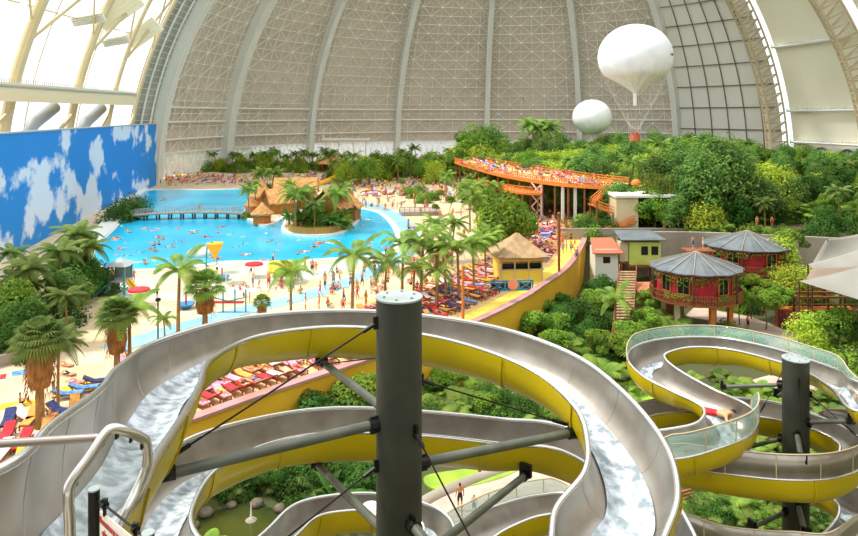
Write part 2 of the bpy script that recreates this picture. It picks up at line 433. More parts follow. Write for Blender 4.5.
# the painted cloud wall
pts = catmull([(-78, 186, 0), (-75.4, 173, 0), (-67.5, 130, 0), (-58, 88, 0), (-50, 55, 0), (-44, 34, 0)], 8)
mb = MB()
n = len(pts); nrm = []
for i, p in enumerate(pts):
    t = (pts[min(i+1, n-1)]-pts[max(i-1, 0)]).normalized(); nrm.append(Vector((t.y, -t.x, 0)))
vs = []
for i, p in enumerate(pts):
    o_ = p+nrm[i]*.6; vs += [p, p+Vector((0, 0, 17.4)), o_+Vector((0, 0, 17.4)), o_]
fs = []
for i in range(n-1):
    for q in range(4): fs.append((i*4+q, i*4+(q+1) % 4, (i+1)*4+(q+1) % 4, (i+1)*4+q))
fs += [(0, 1, 2, 3), (n*4-4, n*4-3, n*4-2, n*4-1)]
mb.add(vs, fs); wall = mb.build('wall_left', M['clouds'], kind='structure')
mb = MB(); mb.tube([p+Vector((0, 0, 17.5)) for p in pts], .18, 5); mb.build('top_rail', M['greyduct'], wall)

# the rest of the hall, behind and to the right of the viewer
mb = MB(); n = 12
def archr(y, al): return Vector((DX+DR*math.cos(al), y, DH*math.sin(al)))
ysr = [DY-5, 160, 125, 90, 55, 20, -15, -50]
for i in range(7):
    for j in range(n):
        a, b = rad(49)*j/n, rad(49)*(j+1)/n; mb.quad(archr(ysr[i], a), archr(ysr[i+1], a), archr(ysr[i+1], b), archr(ysr[i], b))
mb.build('wall_right', M['cream_mem'], kind='structure', smooth=True)
mb = MB(); vs = []; na = 24
for j in range(n+1):
    for i in range(na+1):
        al = rad(49)*j/n; ph = rad(90)+PI*i/na; vs.append(Vector((DX+DR*math.cos(al)*math.sin(ph), -50+DR*math.cos(al)*math.cos(ph), DH*math.sin(al))))
mb.add(vs, [(j*(na+1)+i, j*(na+1)+i+1, (j+1)*(na+1)+i+1, (j+1)*(na+1)+i) for j in range(n) for i in range(na)])
mb.build('wall_front', M['shell'], kind='structure', smooth=True)

# ================================================================ GROUND
WALLPX = [(-140, 640), (-40, 545), (60, 480), (130, 446), (200, 419), (270, 394), (330, 374), (375, 359), (430, 341), (482, 320), (521, 300), (537, 289.5), (564, 270.5), (578, 251), (583, 238), (581, 226), (572, 214)]
WALLC = catmull([G(x, y) for x, y in WALLPX], 6)
WALLC.append(WALLC[-1]+Vector((-3, 22, 0)))
beach = [(p.x, p.y) for p in WALLC] + [(60, 300), (-120, 305), (-120, 20), (-60, 15)]
mb = MB(); mb.prism(beach, -6, 0); mb.build('ground_beach', M['sand'], kind='structure')
def lz(x, y):       # garden and hill height
    s = min(y-(104-(x-25)*.22), (x-(27-(y-105)*.27))*1.0)
    if y < 80: s = -20
    v = -5 + smooth01((s+8)/10)*6 if s > -8 else -5
    if s > 0: v += 4.5*smooth01(s/42)
    v += max(0, min(1, (x-42)/30))*max(0, min(1, (y-55)/25))*2.0 if s < 0 else 2.0*max(0, min(1, (x-42)/30))
    return v
mb = MB(); nx, ny = 80, 80
def gx(i): return -25+150*i/nx
def gy(j): return 2+260*(j/ny)**1.3
vs = [(gx(i), gy(j), lz(gx(i), gy(j))) for j in range(ny+1) for i in range(nx+1)]
mb.add(vs, [(j*(nx+1)+i, j*(nx+1)+i+1, (j+1)*(nx+1)+i+1, (j+1)*(nx+1)+i) for j in range(ny) for i in range(nx)])
mb.build('ground_garden', M['soil'], kind='structure', smooth=True)
mb = MB(); mb.box((0, 150, -6.5), (500, 500, .8)); mb.build('ground_base', M['soil'], kind='structure')
# curved yellow retaining wall with its coping
def ribbon(path, off0, off1, z0, z1, mb, closed=False):
    n = len(path); vs = []; fs = []
    for i, p in enumerate(path):
        a, b = path[max(i-1, 0)], path[min(i+1, n-1)]
        if closed: a, b = path[i-1], path[(i+1) % n]
        t = (b-a).normalized(); nn = Vector((t.y, -t.x, 0))
        for o_, z in ((off0, z0), (off0, z1), (off1, z1), (off1, z0)): vs.append((p.x+nn.x*o_, p.y+nn.y*o_, z))
    for i in range(n if closed else n-1):
        k = (i+1) % n
        for q in range(4): fs.append((i*4+q, i*4+(q+1) % 4, k*4+(q+1) % 4, k*4+q))
    if not closed: fs += [(0, 1, 2, 3), (n*4-1, n*4-2, n*4-3, n*4-4)]
    mb.add(vs, fs)
mb = MB(); ribbon(WALLC, 0, .5, -5.6, .25, mb); o = mb.build('wall_terrace', M['yellow_wall'], kind='structure')
mb = MB(); ribbon(WALLC, -.15, .65, .25, .45, mb); mb.build('coping', M['coping'], o)
mb = MB(); ribbon(WALLC[:48], -.8, -.16, -.3, .05, mb); ribbon(WALLC[47:], -2.3, -.16, -.3, .05, mb); mb.build('path_terrace', M['yellow_floor'], kind='structure')
mb = MB(); ribbon(WALLC[20:48], -10, -.81, -.3, .04, mb); ribbon(WALLC[47:-1], -13, -2.4, -.3, .04, mb); mb.build('terrace_boards', M['deck'], kind='structure')
# lagoon
POOLPX = [(146, 191), (200, 190.5), (270, 189.5), (320, 196), (352, 207), (377, 213), (391, 226), (396, 240), (388, 251), (365, 257), (330, 259), (280, 262), (230, 262), (198, 266), (160, 269.5), (120, 269.5), (95, 262), (99, 245), (118, 226), (134, 204)]
POOL = catmull([G(x, y) for x, y in POOLPX], 6, closed=True)
mb = MB(); mb.prism([(p.x, p.y) for p in POOL], -.5, .06); mb.build('lagoon_water', M['water'], kind='structure')
mb = MB(); ribbon(POOL, -.05, .9, -.3, .22, mb, True) if False else ribbon(POOL, -.9, .05, -.3, .16, mb, True)
mb.build('trim_pool', M['kerb'], kind='structure')
AR = catmull([G(x, y) for x, y in ((345, 200), (380, 208), (403, 222), (412, 240), (404, 256), (380, 268), (340, 285), (290, 300), (230, 314), (160, 334), (110, 350))], 6)
mb = MB(); ribbon(AR, -1.4, 1.4, -.2, .05, mb); mb.build('path_blue', M['bluepath'], kind='structure')
SH = catmull([G(x, y) for x, y in ((398, 244), (400, 252), (372, 262), (330, 275), (270, 289), (200, 300), (130, 300), (112, 285), (130, 274), (200, 270), (290, 263), (380, 257))], 5, closed=True)
mb = MB(); mb.prism([(p.x, p.y) for p in SH], -.2, .035); mb.build('floor_shallow', mat('paddling_floor', 'dccaa6', .35, 0, 'c2d4c8', .12), kind='structure')
SR = catmull([G(x, y) for x, y in ((330, 196), (375, 206), (400, 222), (408, 240), (396, 254))], 6)
mb = MB(); ribbon(SR, -1.6, 1.2, -.2, .03, mb); mb.build('floor_edge', M['shallow'], kind='structure')
# quay below the cloud wall
mb = MB(); Q = catmull([G(146, 189.5), G(130, 204), G(113, 226), G(92, 247), G(80, 262)], 5); ribbon(Q, -.6, 2.2, -.2, .5, mb)
mb.build('trim_quay', M['kerb'], kind='structure')
# garden floor: path, lawn, pond
mb = MB()
PATH = catmull([G(x, y, -5) for x, y in ((420, 536), (455, 515), (520, 484), (560, 462), (640, 430), (740, 402), (830, 372), (800, 350), (740, 322), (690, 312))], 6)
ribbon(PATH, -2.6, 2.6, -5.4, -4.9, mb); mb.build('path_garden', M['path'], kind='structure')
mb = MB()
for P in (((425, 478), (470, 470), (530, 462), (500, 480), (440, 492)), ((565, 345), (600, 336), (625, 345), (600, 356)), ((600, 395), (640, 380), (660, 400), (620, 410)), ((700, 400), (770, 395), (780, 415), (720, 425))):
    c = catmull([G(x, y, -5) for x, y in P], 5, closed=True); mb.prism([(p.x, p.y) for p in c], -5.4, -4.86)
mb.build('ground_lawn', M['lawn'], kind='structure')
mb = MB(); c = catmull([G(x, y, -5) for x, y in ((195, 545), (200, 520), (240, 507), (280, 512), (300, 530), (270, 560), (220, 570))], 5, closed=True)
mb.prism([(p.x, p.y) for p in c], -5.4, -4.88); mb.build('pond_water', M['pond'], kind='structure')
for i, p in enumerate(c[::3]):
    mb = MB(); r = random.uniform(.35, .6)
    mb.lathe((0, 0, 0), [(r*.8, 0), (r, r*.3), (r*.7, r*.7), (r*.2, r*.85)], 7); o = mb.build('stone', M['stone'], smooth=True)
    o.location = (p.x, p.y, -4.9); o.rotation_euler[2] = i; tag(o, 'pale rounded stone in the ring around the green pond', 'stone', 'stones round the pond')
# hill retaining wall behind the village
mb = MB(); W2 = [G(590, 233, -1), G(640, 231, -1), G(700, 230, -1), G(760, 232, -1)]
ribbon(catmull([Vector((28, 97, 0)), Vector((40, 97, 0)), Vector((52, 94, 0)), Vector((66, 90, 0))], 6), 0, .6, -6, 2.6, mb)
mb.build('wall_garden', M['concrete'], kind='structure')

# ================================================================ WATER SLIDES
def H(px, py, h): return G(px, py, CAMZ-h)
def flume(name, label, S, depth=.88, glass=None, deep=None, panels=None, waterw=.5, step=9):
    """S: list of (left rim point, right rim point) pairs"""
    Lp = catmull([s[0] for s in S], step); Rp = catmull([s[1] for s in S], step); n = len(Lp)
    root = empty(name, (0, 0, 0), label, 'water slide')
    K = 16
    def sect(i, off=0.0, t0=0, t1=1, K=K):
        L_, R_ = Lp[i], Rp[i]; c = (L_+R_)/2; a = (R_-L_)/2; al = a.length; a = a/al
        a2, b2 = max(0, i-1), min(n-1, i+1)
        t = ((Lp[b2]+Rp[b2])-(Lp[a2]+Rp[a2])).normalized(); up = a.cross(t)
        if up.z < 0: up = -up
        out = []; dp = depth+(deep*(1-smooth01((i/step-3)/4)) if deep else 0)
        for k in range(K+1):
            th = PI*(1-(t0+(t1-t0)*k/K)); x = math.cos(th); y = math.sin(th)
            x = math.copysign(abs(x)**.85, x); y = y**.8
            out.append(c + a*x*(al+off) - up*y*(dp+off))
        return out
    def surf(off, mt, nm, t0=0, t1=1, K=K, mb=None):
        mb = mb or MB(); vs = []; fs = []
        for i in range(n): vs += sect(i, off, t0, t1, K)
        for i in range(n-1):
            for k in range(K): fs.append((i*(K+1)+k, i*(K+1)+k+1, (i+1)*(K+1)+k+1, (i+1)*(K+1)+k))
        mb.add(vs, fs); return mb.build(nm, mt, root, smooth='auto')

    # moulded joint collars of the shell
    mb = MB(); acc = 0; cum = [0]
    for i in range(1, n): cum.append(cum[-1]+((Lp[i]+Rp[i])/2-(Lp[i-1]+Rp[i-1])/2).length)
    nxt = 1.2
    for i in range(1, n-1):
        if cum[i] >= nxt:
            nxt += 2.6
            a, b = sect(i, .055), sect(i, .085); t = ((Lp[i+1]-Lp[i-1]).normalized())*.03
            vs = []; fs = []
            for k in range(K+1): vs += [a[k]-t, b[k]-t, b[k]+t, a[k]+t]
            for k in range(K):
                for q in range(3): fs.append((k*4+q, k*4+q+1, (k+1)*4+q+1, (k+1)*4+q))
            mb.add(vs, fs)
    surf(.05, M['yshell'], 'yellow_shell', mb=mb)
    mb = MB(); nxt = 1.2    # weld seams in the steel
    for i in range(1, n-1):
        if cum[i] >= nxt: nxt += 1.3; mb.tube(sect(i, -.001), .004, 4)
    surf(0, M['steel'], 'steel_channel', mb=mb)
    for side, P in (('l', Lp), ('r', Rp)):
        mb = MB(); mb.tube([p+Vector((0, 0, .01)) for p in P], .052, 8); mb.build('rim_rail', M['chrome'], root, smooth=True)
    if waterw:
        surf(-.03, M['froth'], 'running_water', .5-waterw/2+.0, .5+waterw/2, 8)
    if glass:
        gi = 0
        for (side, a, b, hgt, *gm) in glass:
            P = Lp if side == 'l' else Rp; Q = Rp if side == 'l' else Lp
            i0, i1 = int(a*step), int(b*step); i1 = min(i1, n-1)
            vs = []; fs = []; top = []
            for i in range(i0, i1+1):
                u = (i-i0)/(i1-i0); e = min(1, u*7, (1-u)*7); hh = hgt*math.sqrt(max(.02, e))
                o_ = (P[i]-Q[i]).normalized()*.04
                vs += [P[i]+o_*.3, P[i]+o_+Vector((0, 0, hh))]; top.append(P[i]+o_+Vector((0, 0, hh)))
            for k in range(i1-i0): fs.append((k*2, k*2+1, k*2+3, k*2+2))
            mb = MB(); mb.add(vs, fs); g = mb.build('guard_panel' if not gm else 'raised_steel_wall', M['glass'] if not gm else M['steel'], root, smooth=True)
            sd = g.modifiers.new('t', 'SOLIDIFY'); sd.thickness = .012
            mb = MB(); mb.tube(top, .022, 6)
            for k in range(1, i1-i0, 7): mb.tube([vs[k*2], vs[k*2+1]], .02, 6)
            mb.build('panel_frame', M['truss_r'], g)
    return root
V = Vector
def W3(x, d, h): return V((x, d, CAMZ-h))
# slide one: (outer rim, inner rim); outer = left-hand side
S1 = [
 (W3(-4.1, 2.2, 2.5), W3(-2.3, 2.0, 2.7)),
 (W3(-4.2, 3.9, 2.75), W3(-2.55, 3.4, 2.9)),
 (H(0, 471, 3.05), H(124, 515, 3.1)),
 (H(54, 425, 3.3), H(154, 462, 3.35)),
 (H(100, 391, 3.65), H(184, 416, 3.7)),
 (H(119, 368, 3.95), H(199, 388, 4.0)),
 (H(163, 340, 4.3), H(213, 359, 4.3)),
 (H(247, 317.5, 4.7), H(262, 336, 4.7)),
 (H(340, 311, 5.0), H(340, 327.5, 5.0)),
 (H(421, 315.5, 5.2), H(421, 335, 5.2)),
 (H(505, 330, 5.4), H(489, 352.5, 5.4)),
 (H(575, 356, 5.6), H(540, 376, 5.6)),
 (H(624, 393, 5.8), H(576, 409, 5.8)),
 (H(663, 441, 6.0), H(587, 441, 6.0)),
 (H(677.5, 489, 6.15), H(584, 473, 6.15)),
 (H(665, 536, 6.35), H(556, 509, 6.35)),
 (W3(2.3, 8.1, 6.5), W3(1.5, 9.3, 6.5)),
 (W3(-.4, 7.3, 6.6), W3(-.5, 8.7, 6.6)),
 (W3(-3.2, 8.1, 6.7), W3(-2.3, 9.2, 6.7)),
 (W3(-5.0, 10.0, 6.8), W3(-3.75, 10.5, 6.8)),
 (W3(-5.55, 12.3, 6.95), H(196, 500, 6.95)),
 (H(190, 439, 7.15), H(222, 466, 7.15)),
 (H(270, 416.5, 7.4), H(278, 442, 7.4)),
 (H(340, 408.5, 7.6), H(340, 433.5, 7.6)),
 (H(421, 412, 7.8), H(421, 436, 7.8)),
 (H(500, 419.5, 8.0), H(500, 444.5, 8.0)),
 (H(563, 427, 8.3), H(563, 452, 8.3)),
 (W3(5.4, 16.0, 8.7), W3(4.3, 15.0, 8.7)),
 (W3(5.6, 13.0, 9.2), W3(4.2, 13.0, 9.2)),
 (W3(4.2, 10.0, 9.6), W3(3.0, 10.8, 9.6)),
 (W3(0, 8.6, 10.1), W3(0, 10.0, 10.1)),
 (W3(-4.3, 10.0, 10.7), W3(-3.3, 11.2, 10.7)),
 (W3(-6.4, 14.5, 11.5), W3(-5.0, 14.8, 11.5)),
 (H(258, 538, 12.3), H(296, 536, 12.3)),
 (H(293, 506, 12.5), H(316, 518, 12.5)),
 (H(330, 496, 12.7), H(340, 512, 12.7)),
 (H(375, 494, 12.85), H(372, 511, 12.85)),
 (H(422, 503, 13.0), H(407, 517, 13.0)),
 (H(452, 523, 13.2), H(424, 529, 13.2)),
 (W3(.9, 18.6, 13.4), W3(-.5, 18.6, 13.4)),
 (W3(1.3, 16.6, 13.5), W3(.1, 15.9, 13.5)),
]
flume('water_slide', 'big steel and yellow water slide spiralling round the dark pole', S1, waterw=.34, deep=.35)
S1b = [   # lower run with glass guard, seen through the middle of the big loops
 (W3(5.0, 17.0, 13.0), W3(4.4, 18.4, 13.0)),
 (W3(7.0, 18.6, 13.2), W3(5.8, 19.4, 13.2)),
 (W3(7.2, 21.6, 13.4), W3(5.8, 21.0, 13.4)),
 (H(575, 495, 13.6), H(573, 514, 13.6)),
 (H(540, 495, 13.8), H(542, 516, 13.8)),
 (H(505, 503, 14.0), H(518, 524, 14.0)),
 (H(470, 518, 14.2), H(496, 536, 14.2)),
 (H(440, 544, 14.4), H(476, 556, 14.4)),
 (W3(.3, 17.5, 14.8), W3(1.6, 17.6, 14.8)),
 (W3(.4, 12.0, 15.8), W3(1.7, 12.0, 15.8)),
]
flume('water_slide', 'lower yellow slide run with a glass guard seen below the big loops', S1b, glass=[('l', 3, 7.6, .55)], waterw=.3)
# slide two
S2 = [
 (W3(17.6, 16.5, 7.9), W3(16.0, 16.5, 7.9)),
 (W3(17.2, 19.6, 8.3), W3(15.7, 19.2, 8.3)),
 (H(868, 384, 8.7), H(862, 412, 8.7)),
 (H(838, 370, 8.95), H(832, 389, 8.95)),
 (H(807, 359, 9.15), H(804, 371, 9.15)),
 (H(770, 347.5, 9.3), H(768, 359, 9.3)),
 (H(720, 338, 9.5), H(728, 349.5, 9.5)),
 (H(672, 338, 9.65), H(692, 347.5, 9.65)),
 (H(638, 345, 9.75), H(669, 352.5, 9.75)),
 (H(627.5, 358, 9.9), H(665, 358.5, 9.9)),
 (H(641, 375, 10.05), H(679, 370.5, 10.05)),
 (H(671, 391, 10.2), H(713, 389.5, 10.2)),
 (H(698, 404, 10.35), H(745, 404, 10.35)),
 (H(704.5, 412, 10.45), H(757.5, 417, 10.45)),
 (H(701, 420, 10.55), H(752, 434, 10.55)),
 (H(692, 425, 10.6), H(724, 447, 10.6)),
 (H(672, 429, 10.75), H(678, 459, 10.75)),
 (H(650, 431, 10.85), H(630, 455, 10.85)),
 (H(641, 426, 10.95), H(606, 432, 10.95)),
 (H(648, 418, 11.05), H(625, 409, 11.05)),
 (H(668, 413.5, 11.1), H(655, 400, 11.1)),
 (H(700, 413, 11.1), H(700, 397, 11.1)),
 (H(758, 417, 11.15), H(758, 400, 11.15)),
 (H(807, 428, 11.25), H(807, 412, 11.25)),
 (H(838, 443, 11.35), H(855, 434, 11.35)),
 (H(835, 458, 11.5), H(866, 462, 11.5)),
 (H(815, 463, 11.6), H(840, 477, 11.6)),
 (H(785, 462, 11.7), H(790, 480.5, 11.7)),
 (H(735, 458, 11.85), H(725, 474, 11.85)),
 (H(690, 452, 12.0), H(665, 464, 12.0)),
 (H(655, 450, 12.3), H(622, 450, 12.3)),
 (W3(9.0, 24.2, 12.8), W3(8.6, 25.6, 12.8)),
 (W3(12.5, 24.2, 13.2), W3(12.5, 25.6, 13.2)),
 (W3(14.3, 22.8, 13.6), W3(15.7, 23.2, 13.6)),
 (H(820, 537, 13.9), H(838, 552, 13.9)),
 (H(790, 537, 14.0), H(790, 556, 14.0)),
 (H(735, 530, 14.1), H(725, 550, 14.1)),
 (H(690, 520, 14.3), H(665, 534, 14.3)),
 (W3(6.5, 21.6, 14.5), W3(5.5, 21.0, 14.5)),
]
flume('water_slide', 'second steel and yellow slide winding round the green pole at right', S2, waterw=.22,
      glass=[('l', 2.2, 9.3, .5), ('r', 12.3, 16.8, .8), ('r', 23.3, 29.6, .85, 1), ('r', 33.2, 37.9, .8, 1)])

def pole(name, x, d, r, htop, label, zb=-5.2):
    root = empty(name, (x, d, zb), label, 'pole')
    mb = MB(); mb.lathe((0, 0, 0), [(r*1.6, 0), (r*1.6, .12), (r, .13), (r, CAMZ-htop-zb-.03)], 40); mb.build('shaft', M['polegreen'], root, smooth='auto')
    mb = MB(); z = CAMZ-htop-zb
    mb.lathe((0, 0, 0), [(r+.015, z-.03), (r+.015, z)], 40)
    for k in range(6): mb.lathe((r*.7*math.cos(k*PI/3+.4), r*.7*math.sin(k*PI/3+.4), 0), [(.025, z), (.025, z+.03)], 8)
    mb.build('cap_plate', M['polecap'], root, smooth='auto')
    return root
P1 = (-.53, 11.5); P2 = (12.75, 22.6)
pole('slide_pole', P1[0], P1[1], .405, 3.2, 'thick dark steel pole in the middle of the big slide')
pole('slide_pole', P2[0], P2[1], .425, 8.45, 'thick grey-green pole in the middle of the right slide')
def strut(pc, r0, end, hs, label, r=.085, group=None, bracket=True):
    a = V((pc[0], pc[1], CAMZ-hs)); e = V(end); dd = (e-a); dd.z = 0; dd.normalize(); a = a+dd*r0
    mb = MB(); mb.tube([a, e], r, 12); o = mb.build('support_pipe', M['strut'], smooth='auto'); tag(o, label, 'strut', group)
    if bracket:
        mb = MB(); mb.box(a+dd*.03, (.22, .05, .3), math.atan2(dd.y, dd.x)); mb.tube([a, a+(e-a).normalized()*.16], r*1.35, 10); mb.build('pole_bracket', M['black'], o)
        mb = MB(); q = (e-a).normalized(); mb.tube([e-q*.15, e+q*.05], r*1.35, 10); mb.box(e+V((0, 0, .12)), (.1, .3, .3), math.atan2(dd.y, dd.x)); mb.build('slide_bracket', M['black'], o)
    return o
def cable(pc, r0, end, hs, label, r=.016):
    a = V((pc[0], pc[1], CAMZ-hs)); e = V(end); dd = (e-a); dd.z = 0; dd.normalize(); a = a+dd*r0
    mb = MB(); mb.tube([a, e], r, 6); o = mb.build('stay_cable', M['cable']); tag(o, label, 'cable')
    q = (e-a).normalized(); 
    for s_, e_ in ((e-q*.45, e-q*.1), (a+q*.05, a+q*.3)): mb = MB(); mb.tube([s_, e_], r*2.4, 8); mb.build('turnbuckle', M['black'], o)
    mb = MB(); mb.box(a, (.16, .05, .22), math.atan2(dd.y, dd.x)); mb.build('anchor', M['black'], o)
    return o
strut(P1, .4, (-4.0, 9.85, CAMZ-5.45), 5.38, 'grey pipe from the dark pole out to the left wall of the big slide')
strut(P1, .4, (2.9, 13.0, CAMZ-6.35), 6.24, 'grey pipe from the dark pole to the right inner curve of the big slide')
strut(P1, .4, (-2.6, 15.7, CAMZ-5.95), 5.45, 'short grey pipe from the dark pole up to the far top loop')
strut(P1, .4, (-2.75, 15.9, CAMZ-8.55), 7.7, 'grey pipe from the dark pole to the far second loop, left of it')
strut(P1, .4, (2.35, 15.8, CAMZ-8.75), 8.2, 'grey pipe rising right of the dark pole to the second loop')
strut(P1, .4, (.9, 9.2, CAMZ-7.2), 7.0, 'short grey pipe stub low on the dark pole toward the viewer')
cable(P1, .4, (-4.1, 10.0, CAMZ-5.35), 3.62, 'black cable from the dark pole top down to the left slide wall')
cable(P1, .4, (-2.7, 15.6, CAMZ-6.0), 4.4, 'thin cable running behind the dark pole to the far top loop')
cable(P1, .4, (-4.2, 9.6, CAMZ-7.9), 6.1, 'black cable from mid pole down to the second loop at left')
cable(P1, .4, (2.2, 8.7, CAMZ-8.8), 5.45, 'black cable hanging down right across the front of the dark pole')
cable(P1, .4, (2.85, 13.2, CAMZ-6.3), 4.76, 'black cable from the dark pole down to the right inner curve')
def H2(px, py, d): return D(px, py, d)
strut(P2, .42, H2(722, 387, 23.6), 9.45, 'grey pipe from the green pole left to the upper channel', .07)
strut(P2, .42, H2(778, 396, 24.6), 9.6, 'short pipe behind the green pole to the far channel', .06)
strut(P2, .42, H2(852, 421, 20.9), 10.5, 'dark pipe from the green pole out to the right curve', .08)
strut(P2, .42, H2(745, 448, 23.8), 11.4, 'lower grey pipe from the green pole left under the turn', .07)
strut(P2, .42, H2(802, 462, 20.8), 10.9, 'slanting grey pipe in front of the green pole', .09)
strut(P2, .42, H2(806, 536, 20.8), 13.3, 'second slanting grey pipe low in front of the green pole', .09)
strut(P2, .42, H2(752, 528, 22.0), 13.7, 'grey pipe low on the green pole toward the left', .07)
cable(P2, .42, H2(804, 458, 21.5), 9.1, 'thin cable hanging in front of the green pole', .012)
cable(P2, .42, H2(858, 437, 21.5), 9.6, 'dark cable right of the green pole to the outer curve', .014)
cable(P2, .42, H2(760, 413, 24.0), 8.9, 'thin cable from the green pole to the left inner channel', .012)

# start platform, rail, clear gate panel, black posts and the sign
mb = MB(); mb.box((-2.2, 2.2, CAMZ-3.3), (2.6, 3.4, .12)); o = mb.build('floor_platform', M['concrete'], kind='structure')
mb = MB()
for p in ((-3.4, .7), (-1, .7), (-1, 3.8)): mb.lathe((p[0], p[1], -5.2), [(.12, 0), (.12, 21.8)], 10)
mb.build('platform_legs', M['strut'], o, smooth='auto')
root = empty('panel_gate', D(70, 536, 3.9), 'clear panel in a bent steel pipe frame beside the slide start', 'gate')
def rel(o, pts): return [V(p)-o.location for p in pts]
fp = [D(72, 700, 3.75), D(70, 536, 3.75), D(68.5, 500, 3.75), D(71, 483, 3.77), D(90, 456, 3.85), D(105, 434, 3.92), D(113, 428.5, 3.95), D(125, 431, 4.0), D(140, 437, 4.1), D(146.5, 444, 4.15), D(147, 464, 4.2), D(138, 487, 4.15), D(126, 512, 4.05), D(112, 545, 4.0), D(104, 580, 3.9)]
fps = catmull(fp, 5)
mb = MB(); mb.tube(rel(root, fps), .031, 10); mb.build('pipe_frame', M['chrome'], root, smooth=True)
mb = MB(); inner = [D(70, 560, 3.75), D(71, 495, 3.75), D(90, 460, 3.85), D(111, 432, 3.95), D(143, 442, 4.12), D(145, 464, 4.2), D(125, 512, 4.05), D(108, 556, 3.95)]
inner = rel(root, inner); mb.add(inner, [tuple(range(8))]); g = mb.build('clear_panel', M['glass2'], root)

for q in (V((76, 481, 3.8)), V((103, 441, 3.92)), V((117, 433.5, 3.98)), V((131, 437, 4.05)), V((142, 444, 4.12))):
    mb = MB(); mb.box(D(q.x, q.y+2, q.z)-root.location, (.012, .03, .035)); mb.build('panel_clip', M['black'], root)
mb = MB(); a, b = D(-60, 447, 4.1), D(101, 437.5, 3.93); mb.tube([a, b], .026, 10); tag(mb.build('handrail', mat('dull_pipe', '9a8f86', .3, .7), smooth='auto'), 'straight steel handrail running in from the left edge to the gate frame', 'handrail')
posts = []
for (px, py, d, r, lb) in ((94, 489, 3.7, .031, 'taller black post at the left end of the sign'), (148, 533, 3.3, .031, 'black post at the right end of the sign')):
    p = D(px, py, d); z0 = CAMZ-3.24; o = empty('sign_post', (p.x, p.y, z0), lb, 'post', 'sign posts')
    mb = MB(); mb.lathe((0, 0, 0), [(.06, 0), (.06, .01), (r, .012), (r, p.z-z0-.004)], 20); mb.build('post_tube', M['black'], o, smooth='auto')
    mb = MB(); mb.lathe((0, 0, 0), [(r+.001, p.z-z0-.004), (r+.001, p.z-z0+.004)], 20); mb.build('post_cap', M['polecap'], o, smooth='auto'); posts.append(p)
a = D(97, 499, 3.69); b = D(146, 538, 3.31)
root = empty('warning_sign', (a+b)/2, 'white sign with red German lettering hung between two black posts', 'sign')
dirv = (b-a).normalized(); ax = V((dirv.x, dirv.y, 0)).normalized()
mb = MB(); mb.tube([a-root.location, b-root.location], .007, 6); mb.build('hanging_wire', M['black'], root)
for t in (.17, .80):
    mb = MB(); p = a.lerp(b, t)-root.location; mb.tube([p-dirv*.014, p+dirv*.014], .021, 10); mb.tube([p, p-V((0, 0, .06))], .01, 6); mb.box(p+V((0, 0, .02)), (.03, .02, .03)); mb.build('clamp', M['black'], root)
p0 = a.lerp(b, .06)-V((0, 0, .055)); p1 = a.lerp(b, .84)-V((0, 0, .055)); hgt = .26
mb = MB(); nn = V((-ax.y, ax.x, 0))
q = [p0, p1, p1-V((0, 0, hgt)), p0-V((0, 0, hgt))]; q = [x-root.location for x in q]
mb.add(q+[x+nn*.006 for x in q], [(0, 1, 2, 3), (7, 6, 5, 4), (0, 4, 5, 1), (1, 5, 6, 2), (2, 6, 7, 3), (3, 7, 4, 0)])
mb.build('board', mat('sign_board', 'e4dccb', .5), root)
fnt = None
for k, tx in enumerate(('Benutzung nur', 'ohne Reifen')):
    cu = bpy.data.curves.new('lettering', 'FONT'); cu.body = tx; cu.size = .052; cu.extrude = .0008; cu.offset = .0012; cu.space_character = .92
    t = bpy.data.objects.new('lettering', cu); C.objects.link(t); t.parent = root
    sl = (p1-p0).normalized(); up = V((0, 0, 1)); nrm_ = sl.cross(up).normalized()
    upv = V((0, 0, 1))
    Mx = Matrix((sl, upv, nrm_)).transposed().to_4x4()
    Mx.translation = p0-root.location+sl*(.008+.03*k)-V((0, 0, .058+.062*k))+nrm_*.003
    t.matrix_local = Mx
    cu.materials.append(M.setdefault('red_letter', mat('red_letter', 'a3251c', .6)))
    bpy.context.view_layer.update()
    me = bpy.data.meshes.new_from_object(t.evaluated_get(bpy.context.evaluated_depsgraph_get()))
    bpy.data.objects.remove(t); t = bpy.data.objects.new('lettering', me); C.objects.link(t); t.parent = root; t.matrix_local = Mx

